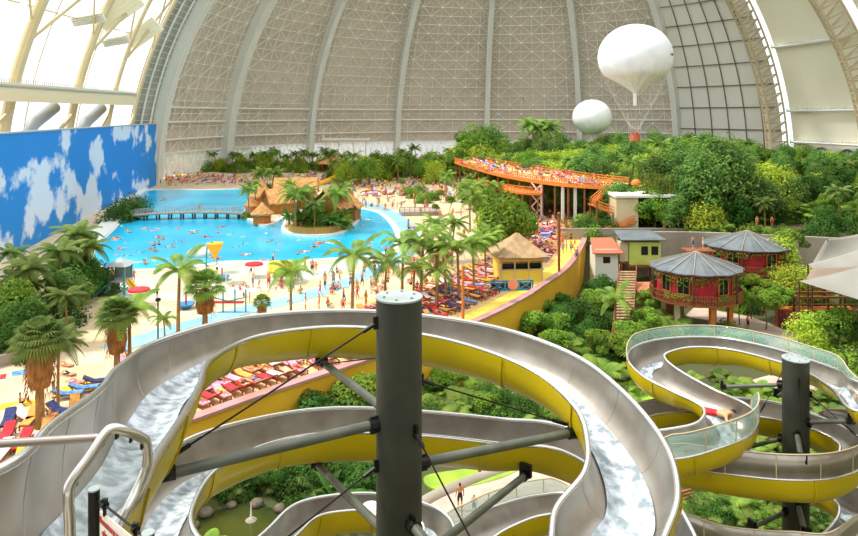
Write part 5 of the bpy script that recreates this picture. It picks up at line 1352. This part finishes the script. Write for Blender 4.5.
# ------------------------------------------------ balloons
def balloon(px, py, r, d, label, basket):
    c = D(px, py, d); root = empty('balloon', c, label, 'balloon'); mb = MB(); n = 48; prof = []
    for i in range(30):
        th = PI*(i/29); rr = r*math.sin(th); z = r*math.cos(th)*.9
        if basket and th > 2.15:
            t = (th-2.15)/(PI-2.15); z = -.492*r-.50*r*t; rr = r*(.055+.78*(1-t)**1.15)
        prof.append((max(rr, .02), z))
    vs = []; fs = []
    for i, (rr, z) in enumerate(prof):
        for j in range(n*2):
            a = PI*j/n; low = smooth01((.1*r-z)/(1.2*r)); f = 1+.03*math.sin(a*17)*low+.02*math.sin(a*9+1)*low; vs.append((rr*f*math.cos(a), rr*f*math.sin(a), z))
    for i in range(29):
        for j in range(n*2): fs.append((i*n*2+j, i*n*2+(j+1) % (n*2), (i+1)*n*2+(j+1) % (n*2), (i+1)*n*2+j))
    mb.add(vs, fs); env = mb.build('envelope', M['white'], root, smooth=True)
    mb = MB(); mb.lathe((.1*r, -r*.55, r*.66), [(.09*r, 0), (.09*r, .03*r)], 16, cap=False); mb.tube([V((.02*r+.1*r*math.cos(k*PI/8), -r*.60+.06*r*math.sin(k*PI/8), r*.705+.0*r+.04*r*math.sin(k*PI/8))) for k in range(16)], .012*r, 5, closed=True); mb.build('vent_ring', M['pale'], root)
    zb = prof[-1][1]
    mb = MB(); mb.lathe((0, 0, zb), [(.055*r, .1*r), (.05*r, -.35*r)], 12); mb.build('filler_neck', M['white'], root)
    if basket:
        bz_ = D(px, 138, d).z-c.z
        mb = MB()
        for k in range(16):
            a = 2*PI*k/16; rr = .93*r; mb.tube([(rr*math.cos(a), rr*math.sin(a), -.40*r), (.75*math.cos(a), .75*math.sin(a), bz_+1.6)], .022, 3)
        mb.build('rigging_lines', M['lattice'], root); mb = MB()
        mb.lathe((0, 0, bz_-.6), [(.8, 0), (.95, .1), (1.0, 1.25), (.9, 1.25), (.75, .55)], 12); mb.build('basket', mat('basket', 'd8795a', .8, 0, 'b85a40', 4), root)
    return root, c
b1, c1 = balloon(635, 57, 6.7, 120, 'largest white balloon, with a basket hanging above the trees', True)
b2, c2 = balloon(592, 117, 5.8, 196, 'smaller white balloon low over the trees, left of the big one', False)
cu = bpy.data.curves.new('lettering', 'FONT'); cu.body = 'OBEN'; cu.size = .62; cu.extrude = .01; t = bpy.data.objects.new('t', cu); C.objects.link(t)
bpy.context.view_layer.update(); me = bpy.data.meshes.new_from_object(t.evaluated_get(bpy.context.evaluated_depsgraph_get())); bpy.data.objects.remove(t)
for v in me.vertices:     # wrap the letters round the envelope
    x, z = v.co.x-1.0, v.co.y; a = rad(-36)+x/6.7; zz = -.1+z; rr = 6.7*math.sqrt(max(0, 1-(zz/6.0)**2))+.05+v.co.z; v.co = (rr*math.cos(a), rr*math.sin(a), zz)
me.materials.append(M['darkglass']); t = bpy.data.objects.new('lettering', me); C.objects.link(t); t.parent = b1
mb = MB(); a = rad(-35); mb.lathe((0, 0, 0), [(.2, -.03), (.2, .03)], 12); t = mb.build('round_logo', M['red'], b1); t.rotation_euler = (0, PI/2, a); t.location = (6.63*math.cos(a), 6.63*math.sin(a), -.55)

# ================================================================ PEOPLE
def make_body(pose, cols, female=False):
    """one continuous skinned figure, metres, standing facing -Y (or lying)"""
    J = dict(pel=(0, 0, .92), spi=(0, .01, 1.1), che=(0, 0, 1.3), nec=(0, .01, 1.47), hd=(0, -.015, 1.58), ht=(0, 0, 1.68),
      sl=(.17, 0, 1.4), el=(.23, .02, 1.12), wl=(.25, -.06, .88), fl=(.25, -.09, .78), sr=(-.17, 0, 1.4), er=(-.23, .02, 1.12), wr=(-.25, -.06, .88), fr=(-.25, -.09, .78),
      hl=(.1, 0, .86), kl=(.11, -.02, .48), al=(.12, .03, .08), tl=(.13, -.13, .03), hr=(-.1, 0, .86), kr=(-.11, -.02, .48), ar=(-.12, .03, .08), tr=(-.13, -.13, .03))
    if pose == 'walk': J.update(kl=(.1, -.2, .5), al=(.1, -.12, .1), tl=(.1, -.28, .06), kr=(-.1, .05, .47), ar=(-.1, .3, .12), tr=(-.1, .2, .03), el=(.22, .12, 1.14), wl=(.22, .1, .9), fl=(.22, .08, .8), er=(-.22, -.1, 1.14), wr=(-.2, -.28, .98), fr=(-.2, -.34, .9))
    if pose == 'arms': J.update(er=(-.3, -.15, 1.25), wr=(-.16, -.32, 1.36), fr=(-.1, -.34, 1.42), el=(.28, .02, 1.14), wl=(.14, -.08, .98), fl=(.1, -.1, .93))
    if pose == 'sit': 
        J.update({k: (v[0], v[1]+.12, v[2]-.78) for k, v in J.items() if k in ('pel', 'spi', 'che', 'nec', 'hd', 'ht', 'sl', 'sr', 'el', 'er', 'wl', 'wr', 'fl', 'fr')})
        J.update(hl=(.1, .06, .12), hr=(-.1, .06, .12), kl=(.13, -.28, .42), kr=(-.13, -.28, .42), al=(.13, -.5, .08), ar=(-.13, -.5, .08), tl=(.13, -.64, .04), tr=(-.13, -.64, .04), wl=(.18, -.2, .36), fl=(.15, -.28, .38), wr=(-.18, -.2, .36), fr=(-.15, -.28, .38))
    if pose == 'swim': J.update({k: (v[0], -(v[2]-.9), .02+v[1]*.5) for k, v in J.items()}); 
    if pose == 'swim': J.update(hd=(0, -.68, .14), ht=(0, -.76, .2), nec=(0, -.58, .06), el=(.3, -.75, .0), wl=(.25, -1.0, .05), fl=(.22, -1.1, .05), er=(-.35, -.5, .0), wr=(-.45, -.7, -.05), fr=(-.45, -.8, -.05))
    if pose in ('lie', 'prone'):
        J.update({k: (v[0], -(v[2]-.9), .11+v[1]*(.6 if pose == 'lie' else -.4)) for k, v in J.items()})
        J.update(hd=(0, -.68, .13), ht=(0, -.79, .12))
        if pose == 'lie': J.update(kl=(.12, .40, .3), kr=(-.12, .42, .1), al=(.12, .72, .06))
    if pose == 'ride':   # belly down, head raised, arms forward
        J = dict(pel=(0, 0, .13), spi=(0, -.18, .13), che=(0, -.38, .17), nec=(0, -.54, .22), hd=(0, -.66, .27), ht=(0, -.73, .34), sl=(.18, -.47, .18), el=(.3, -.62, .1), wl=(.24, -.84, .07), fl=(.2, -.96, .06), sr=(-.18, -.47, .18), er=(-.34, -.5, .08), wr=(-.42, -.72, .07), fr=(-.44, -.84, .06),
          hl=(.1, .08, .11), kl=(.14, .46, .10), al=(.17, .84, .10), tl=(.18, .98, .06), hr=(-.1, .08, .11), kr=(-.13, .46, .10), ar=(-.15, .84, .10), tr=(-.16, .98, .06))
    RD = dict(pel=.125, spi=.105, che=.14, nec=.05, hd=.092, ht=.07, sl=.06, el=.042, wl=.028, fl=.03, sr=.06, er=.042, wr=.028, fr=.03, hl=.09, kl=.058, al=.036, tl=.032, hr=.09, kr=.058, ar=.036, tr=.032)
    E = [('pel', 'spi'), ('spi', 'che'), ('che', 'nec'), ('nec', 'hd'), ('hd', 'ht'), ('che', 'sl'), ('sl', 'el'), ('el', 'wl'), ('wl', 'fl'), ('che', 'sr'), ('sr', 'er'), ('er', 'wr'), ('wr', 'fr'), ('pel', 'hl'), ('hl', 'kl'), ('kl', 'al'), ('al', 'tl'), ('pel', 'hr'), ('hr', 'kr'), ('kr', 'ar'), ('ar', 'tr')]
    K = list(J); me = bpy.data.meshes.new('body'); me.from_pydata([J[k] for k in K], [(K.index(a), K.index(b)) for a, b in E], []); o = bpy.data.objects.new('tmp', me); C.objects.link(o)
    md = o.modifiers.new('s', 'SKIN'); sk = me.skin_vertices[0].data
    for i, k in enumerate(K): sk[i].radius = (RD[k]*(1.25 if k in ('che', 'pel') else 1), RD[k]*(.9 if k in ('che', 'pel', 'spi') else 1)); sk[i].use_root = (k == 'pel')
    sb = o.modifiers.new('u', 'SUBSURF'); sb.levels = 1
    md.use_smooth_shade = True
    bpy.context.view_layer.update(); out = bpy.data.meshes.new_from_object(o.evaluated_get(bpy.context.evaluated_depsgraph_get())); bpy.data.objects.remove(o)
    P = {k: V(J[k]) for k in K}
    out.materials.clear()
    for c in cols: out.materials.append(c)         # 0 skin, 1 hair, 2 trunks, 3 top
    hdir = (P['ht']-P['nec']).normalized(); back = V((0, 1, 0)) if pose in ('stand', 'walk', 'arms', 'sit') else V((0, 0, 1)) if pose in ('prone', 'ride', 'swim') else V((0, 0, -1))
    for f in out.polygons:
        c = f.center; mi = 0
        hh = (c-P['hd'])
        if hh.length < .16 and (hh.dot(hdir) > .03 or hh.dot(back) > .03) and (c-P['nec']).length > .07: mi = 1
        else:
            tq = min((c-P['pel']).length-.03, (c-P['hl']).length, (c-P['hr']).length, (c-P['hl'].lerp(P['kl'], .3)).length, (c-P['hr'].lerp(P['kr'], .3)).length)
            if tq < (.135 if female else .16): mi = 2
            if female and abs((c-P['che']).dot((P['che']-P['spi']).normalized())) < .07 and (c-P['che']).length < .2: mi = 3
        f.material_index = mi; f.use_smooth = True
    return out
SW = [mat('swim_'+n, c, .7) for n, c in (('red', 'd0242c'), ('blue', '2454a8'), ('black', '18181c'), ('yellow', 'f0c22a'), ('white', 'f2f2f0'), ('pink', 'e65a96'), ('teal', '1fa0a0'), ('orange', 'ee7a26'))]
SWN = ['red', 'blue', 'black', 'yellow', 'white', 'pink', 'turquoise', 'orange']
RF = random.Random(5)
BODY = {}
def person(pose, ci, loc, rz, label, group=None, female=False, sk='skin', sc=1.0):
    key = (pose, ci, female, sk)
    if key not in BODY: BODY[key] = make_body(pose, [M[sk], M['hair'] if ci % 3 != 1 else M['hair2'], SW[ci], SW[(ci) % 8]], female)
    o = bpy.data.objects.new('person', BODY[key]); C.objects.link(o); o.location = loc; o.rotation_euler = (0, 0, rz); o.scale = (sc,)*3
    return tag(o, label, 'person', group)
def P_at(pose, px, py, ci, label, group=None, z=.0, rz=None, **k):
    return person(pose, ci, G(px, py, z), RF.uniform(0, 6.28) if rz is None else rz, label, group, **k)
# swimmers
for i in range(88):
    for _ in range(60):
        y = bz(194, 266, RF.random()**.8); x = RF.uniform(112, 392); p = G(x, y)
        if in_poly(p.x, p.y, POOL) and not in_poly(p.x, p.y, I1) and not in_poly(p.x, p.y, I2) and not (213 < y < 224 and x < 252): break
    else: continue
    P_at('swim' if i % 3 else 'lie', x, y, i % 8, 'bather swimming in the turquoise lagoon', 'swimmers in the lagoon', z=-.02, female=i % 2 == 0, sc=1.15)
for (x, y) in ((159, 240), (163, 241), (154, 247), (159, 246), (150, 252), (155, 253), (173, 249), (127, 232), (130, 234), (146, 266)):
    P_at('sit', x, y, RF.randrange(8), 'bather sitting upright in the shallow water left of the funnel', 'bathers in the shallows', z=-.15)
# paddling area people
for i, (x, y, c, pz, lb) in enumerate(((217, 274, 2, 'stand', 'man in black trunks standing at the lagoon edge beside the funnel'), (205, 291, 0, 'arms', ''), (268.5, 288, 0, 'arms', 'adult in red shorts standing between mushroom and play canopy'), (273, 264.5, 2, 'stand', 'person in dark swimwear at the lagoon edge above the play canopy'), (316, 275, 3, 'walk', 'person in yellow at the lagoon edge near the right palm'), (312, 274, 2, 'stand', 'person in black next to the one in yellow'), (298, 281, 0, 'stand', 'child in red right of the play canopy'), (110, 289, 6, 'stand', 'person standing left of the play house'), (134, 283, 5, 'walk', 'person standing right behind the play house'), (157, 299, 2, 'stand', 'dark-haired person on the sand beside the lamp post'), (343, 313, 0, 'stand', 'person in red on the blue path, left of the dark pole'), (325, 290, 1, 'walk', 'man in blue walking across the blue path'), (362, 287, 2, 'walk', 'person in black striding near the pole palm'), (404, 262, 0, 'stand', 'person in red standing in the shallow blue edge'), (386, 257, 2, 'arms', 'person in black at the corner of the lagoon'), (370, 255, 1, 'stand', 'person at the water edge by the right shore'), (253, 288, 1, 'stand', 'bather standing under the right red mushroom'), (200, 305, 5, 'stand', 'person in pink behind the fan palm crown'), (196, 300, 2, 'walk', 'person in black under the middle red mushroom'), (233, 287, 0, 'sit', 'child in red sitting beside the white umbrella toy'), (243, 286, 5, 'sit', 'child in pink sitting on the wet floor'), (240, 290, 0, 'sit', 'second child in red sitting on the wet floor'))):
    if not lb: lb = 'adult in red with raised arm by the middle mushroom'
    P_at(pz, x, y, c, lb, sc=.7 if 'child' in lb else 1.0, female=c == 5)
p = BP[10]+V((0, 0, .15)); person('walk', 0, p+u*1.5*0+V((1, 0, 0)), 1.5, 'person in red walking on the footbridge')
# beach crowd
def crowd(n, fx, fy, poses, label, group, z=.0, sc=1.0, test=None):
    k = 0; t = 0
    while k < n and t < n*20:
        t += 1; x, y = RF.uniform(*fx), RF.uniform(*fy)
        if test and not test(x, y): continue
        ci = RF.randrange(8); person(RF.choice(poses), ci, G(x, y, z), RF.uniform(0, 6.28), label, group, RF.random() < .5, 'skin' if RF.random() < .6 else 'skin_d', sc*RF.uniform(.9, 1.1)); k += 1
def out_pool(x, y): p = G(x, y); return not in_poly(p.x, p.y, POOL)
crowd(80, (335, 432), (188, 212), ['walk', 'stand', 'sit', 'lie'], 'bather on the white sand beyond the right end of the lagoon', 'bathers on the far white sand', test=out_pool)
crowd(100, (408, 465), (215, 300), ['walk', 'stand', 'sit', 'lie'], 'bather on the white sand right of the lagoon', 'bathers on the sand right of the lagoon', test=out_pool)
crowd(40, (300, 400), (268, 312), ['walk', 'stand', 'sit'], 'bather on the sand near the blue path', 'bathers near the blue path')
crowd(14, (235, 300), (275, 305), ['walk', 'stand', 'sit'], 'small bather in the paddling area', 'bathers in the paddling area', sc=.75)
crowd(150, (160, 345), (174, 186), ['walk', 'stand', 'sit'], 'distant bather on the far beach', 'bathers on the far beach', sc=1.1)
crowd(110, (350, 470), (178, 200), ['walk', 'stand', 'sit'], 'bather among the trees behind the white beach', 'bathers behind the white beach', test=lambda x, y: out_pool(x, y) and y < 178+(x-350)*.35)
crowd(90, (535, 578), (205, 262), ['walk', 'stand', 'sit'], 'bather on the terrace beyond the thatched bar', 'bathers beyond the thatched bar', test=lambda x, y: x < 578-(y < 225)*8)
crowd(60, (460, 600), (160, 190), ['stand', 'sit', 'walk'], 'bather on the raised orange deck', 'bathers on the raised deck', z=z7, test=lambda x, y: (lambda p: in_poly(p.x, p.y, F2+B2[::-1]))(G(x, y, z7)))
# ------------------------------------------------ sun loungers
TOW = [mat('towel_'+n, c, .85, 0, c2, 3) for n, c, c2 in (('red', 'd8323c', 'c02430'), ('blue', '3a78c8', '7db4e6'), ('white', 'f2eee6', 'e2d8d0'), ('pink', 'ea8fae', 'f2b8c8'), ('orange', 'f09a3c', 'f4b45a'), ('yellow', 'f6cf3a', 'f0b820'), ('navy', '26305e', '3c4a86'), ('peach', 'f2b48c', 'e89a78'))]
TN = ['red', 'blue', 'white', 'pink', 'orange', 'yellow', 'navy', 'peach']
def lounger_parts(i):
    root = empty('sun_lounger', (0, 0, 0), 'x', 'sun lounger'); mb = MB()
    for x in (-.31, .31): mb.bar((x, -.95, .28), (x, .95, .28), .06, .09)
    for y in (-.9, -.3, .3): mb.box((0, y, .28), (.62, .06, .05))
    for x in (-.3, .3):
        for y in (-.85, .8): mb.box((x, y, .13), (.07, .07, .27))
    for x in (-.3, .3): mb.bar((x, .25, .3), (x, .95, .68), .05, .06)
    mb.build('frame', M['wood'], root); mb = MB(); mb.box((0, -.33, .36), (.6, 1.22, .07)); mb.bar((0, .28, .36), (0, .98, .74), .6, .07); mb.build('towel', TOW[i], root); return root
LP = [Proto(lounger_parts(i)) for i in range(8)]
nl = 0
def lounge(p, rz, label, group, occ=.35):
    global nl
    i = RF.choice((0, 0, 1, 2, 3, 3, 4, 5, 6, 7, 7)) ; nl += 1
    LP[i].put(p, rz, label % TN[i], group % TN[i])
    if RF.random() < occ:
        person('lie', RF.randrange(8), V(p)+V((0, 0, .36)), rz+PI, 'sunbather lying on a lounger '+group.split(' on ')[-1] if False else 'sunbather lying on a %s-towelled lounger%s' % (TN[i], label.split('towel')[-1]), 'sunbathers'+label.split('towel')[-1], RF.random() < .5, 'skin' if RF.random() < .5 else 'skin_d')
used = []
W_ = WALLC
for row, off in enumerate((1.9, 3.9, 5.9, 8.0, 10.1, 12.2)):
    acc = 0; last = None
    for i in range(1, len(W_)-1):
        a, b = W_[i], W_[i+1]; t = (b-a); L_ = t.length; t.normalize(); nn = V((t.y, -t.x, 0))
        q = 0
        while q < L_:
            p = a+t*q-nn*off; q += .86; p.z = .05
            X, Y = pxof(p)
            if X < 120 or Y > 470: continue
            if Y < 205 or (496 < X < 546 and Y < 300 and Y > 262): continue
            if RF.random() < .05: continue
            near = Y > 340
            if not near and off < 3: continue
            if not near and nl > 420: continue
            if any((p.x-c[0])**2+(p.y-c[1])**2 < .66 for c in used): continue
            used.append((p.x, p.y))
            rz = math.atan2(nn.y, nn.x)+PI/2+RF.uniform(-.25, .25)+(0 if (row+RF.randrange(4)//3) % 2 else PI)
            if near: lounge(p, rz, 'sun lounger with a %s towel on the terrace strip seen through the top loop', '%s-towelled loungers seen through the top loop', .55)
            else: lounge(p, rz, 'sun lounger with a %s towel on the terrace inside the curved yellow wall', '%s-towelled loungers inside the curved wall')
n0 = nl
while nl < n0+130:   # far beach
    x, y = RF.uniform(165, 345), RF.uniform(175, 183); lounge(G(x, y, .02), RF.uniform(-.3, .3), 'tiny sun lounger with a %s towel on the far beach', '%s-towelled loungers on the far beach', .2)
n0 = nl
while nl < n0+90:
    x, y = RF.uniform(340, 450), RF.uniform(179, 197); lounge(G(x, y, .02), RF.uniform(-.5, .5), 'tiny sun lounger with a %s towel behind the white beach', '%s-towelled loungers behind the white beach', .5)
n0 = nl; t_ = 0
while nl < n0+70 and t_ < 2000:   # raised deck
    t_ += 1; x, y = RF.uniform(455, 600), RF.uniform(158, 186); p = G(x, y, z7+.02)
    if in_poly(p.x, p.y, F2+B2[::-1]) and not any((p.x-c[0])**2+(p.y-c[1])**2 < 1.2 for c in used):
        used.append((p.x, p.y)); lounge(p, .6+RF.uniform(-.3, .3), 'sun lounger with a %s towel on the raised orange deck', '%s-towelled loungers on the raised deck', .4)
# left front group of loungers on sand
for k, (x, y, ci, rz) in enumerate(((6, 440, 0, .3), (22, 447, 0, .2), (30, 424, 4, .2), (8, 425, 6, .4), (68, 398, 1, 1.9), (84, 392, 1, 1.9), (98, 385, 6, 1.9), (24, 420, 2, 1.0), (45, 436, 4, .3), (60, 415, 6, 1.2), (75, 410, 4, .5), (2, 458, 2, .2), (20, 462, 5, .3), (36, 452, 3, .3), (-12, 440, 1, .3))):
    LP[ci].put(G(x, y, .02), rz, 'sun lounger with a %s towel at the lower left beside the stout fan palm' % TN[ci], '%s-towelled loungers beside the stout fan palm' % TN[ci])
for x, y, ps, ci, lb in ((22, 405, 'sit', 2, 'person in dark swimwear sitting on the yellow mat at lower left'), (45, 428, 'sit', 4, 'sunburnt person sitting by the stout palm trunk'), (52, 420, 'sit', 7, 'second person sitting just right of the stout palm trunk'), (40, 416, 'sit', 0, 'person leaning beside the stout palm skirt'), (68, 375, 'lie', 2, 'person lying on the sand beyond the fan palms, left one'), (76, 383, 'lie', 5, 'person lying on the pink and orange towel'), (15, 452, 'sit', 2, 'bare-backed person sitting at the left edge below the palms'), (66, 366, 'lie', 7, 'person lying on the open sand right of the fan palm crown')):
    P_at(ps, x, y, ci, lb, female=ci in (0, 5), z=.02, rz=2.0 if ps == 'sit' else 1.3)
for i, (x0, y0, x1, y1, ci, lb) in enumerate(((0, 407, 35, 402, 5, 'long yellow beach mat along the lower left sunbeds'), (62, 390, 90, 383, 5, 'long yellow beach mat behind the blue towels'), (12, 374, 30, 371, 1, 'blue beach towel lying on the open sand at left'), (0, 377, 6, 376, 0, 'red beach towel at the left edge of the sand'))):
    a, b = G(x0, y0, .02), G(x1, y1, .02); mb = MB(); mb.bar(a, b, 1.0, .04); tag(mb.build('beach_mat', TOW[ci]), lb, 'mat')
# low timber edge on the left sand
mb = MB(); ribbon(catmull([G(-20, 372), G(0, 366), G(20, 361), G(36, 356)], 5), 0, .3, 0, .9, mb); mb.build('trim_sand', M['concrete'], kind='structure')
mb = MB(); ribbon(catmull([G(78, 300), G(92, 290), G(105, 280), G(118, 275)], 5), 0, .25, 0, .8, mb); tag(mb.build('bamboo_edging', M['bamboo']), 'low bamboo edging round the dark growth beside the lagoon', 'edging')
# people in the village and garden
def P_w(pose, px, py, d, ci, label, **k): return person(pose, ci, D(px, py, d), k.pop('rz', 0.5), label, **k)
P_at('stand', 460, 510, 2, 'bare-backed boy in dark shorts on the garden path below the loops', z=-4.88, rz=3.3, sc=1.02, sk='skin_d')
P_at('stand', 474, 514, 1, 'smaller child just right of the bare-backed boy on the path', z=-4.88, rz=2.6, sc=.72)
P_at('walk', 776, 322, 4, 'person in white walking on the path by the dark gates', z=-4.88, rz=1)
P_at('stand', 748, 330, 2, 'person under the nearer red hut at its right', z=-4.88); P_at('walk', 680, 322, 6, 'person passing beneath the nearer red hut', z=-4.88)
P_w('stand', 703, 249, 84, 4, 'person in white on the walkway between the two red huts', rz=1); P_w('stand', 693, 249, 84.5, 1, 'person in blue left of the one in white between the red huts')
mb = MB(); c_ = D(698, 249.3, 84.2); mb.box(c_-V((0, 0, .1)), (3.6, 2.2, .2)); 
for q in (-1.6, 1.6): mb.tube([c_+V((q, 0, 0)), V((c_.x+q, c_.y, -5))], .12, 6)
tag(mb.build('walkway', M['wood']), 'small raised walkway platform between the two red huts', 'platform')
for x in (665, 670, 664): P_w('stand', x, 229, 104.0+.6*(x % 3), x % 8, 'visitor standing in the doorway of the cream pavilion', group='visitors at the cream pavilion')
for (x, y, ci, lb) in ((757, 227, 7, 'left visitor on the hillside path under the trees'), (772, 227, 0, 'visitor in red on the hillside path under the trees'), (816, 224, 4, 'visitor in white far right on the hillside path')):
    p = D(x, y, 101); person('stand', ci, V((p.x, p.y, p.z)), 0, lb)
mb = MB(); mb.prism([(50, 100), (66, 98), (66, 103), (50, 104)], -.5, 2.45); tag(mb.build('hillside_ledge', M['soil']), 'narrow earth ledge of the hillside path above the huts', 'ledge')
# rider on the second slide, and the balloon's crew
o = person('ride', 0, V((10.3, 23.75, CAMZ-10.98)), rad(60), 'man in red shorts sliding head first down the second slide', sk='skin', sc=1.12)
zb_ = D(632, 138, 120)
for k, s in enumerate((-.35, .35)): person('stand', 0 if k else 6, V((c1.x+s, c1.y, zb_.z-.05)), 0, 'person in red in the balloon basket' if k else 'person in teal beside the one in red in the basket')

# ------------------------------------------------ beyond 300 of a kind: the farthest become one crowd
def merge_far(kind_name, new_name, label, cat, keep=298):
    things = [o for o in C.objects if o.get('category') == kind_name]
    def vis(o):
        x, y = pxof(o.matrix_world.translation if False else o.location); return (0 if -20 < x < 880 and y < 545 else 1)
    KM = {}
    for c in C.objects:
        if c.parent: KM.setdefault(c.parent.name, []).append(c)
    things.sort(key=lambda o: (vis(o), o.location.y))
    solo = [o for o in things if not o.get('group')]; things = solo+[o for o in things if o.get('group')]
    far = things[keep:]; mb = MB(); mats = []
    for o in far:
        Mt = Matrix.Translation(o.location) @ Matrix.Rotation(o.rotation_euler[2], 4, 'Z') @ Matrix.Diagonal((*o.scale, 1))
        ch = KM.get(o.name, []) if o.type == 'EMPTY' else [o]
        for c in ch:
            me = c.data; mi = []
            for m in me.materials:
                if m not in mats: mats.append(m)
                mi.append(mats.index(m))
            o0 = len(mb.v); mb.v += [tuple(Mt @ v.co) for v in me.vertices]
            for p in me.polygons: mb.f.append(tuple(i+o0 for i in p.vertices)); mb.m.append(mi[p.material_index])
            if o.type == 'EMPTY': bpy.data.objects.remove(c)
        bpy.data.objects.remove(o)
    if mb.v: tag(mb.build(new_name, mats), label, cat, kind='stuff')
merge_far('person', 'bather_crowd', 'distant crowd of bathers along the far beach and under the trees', 'crowd')
merge_far('sun lounger', 'far_sun_loungers', 'rows of far colourful sun loungers at the edge of the far beach', 'sun loungers')
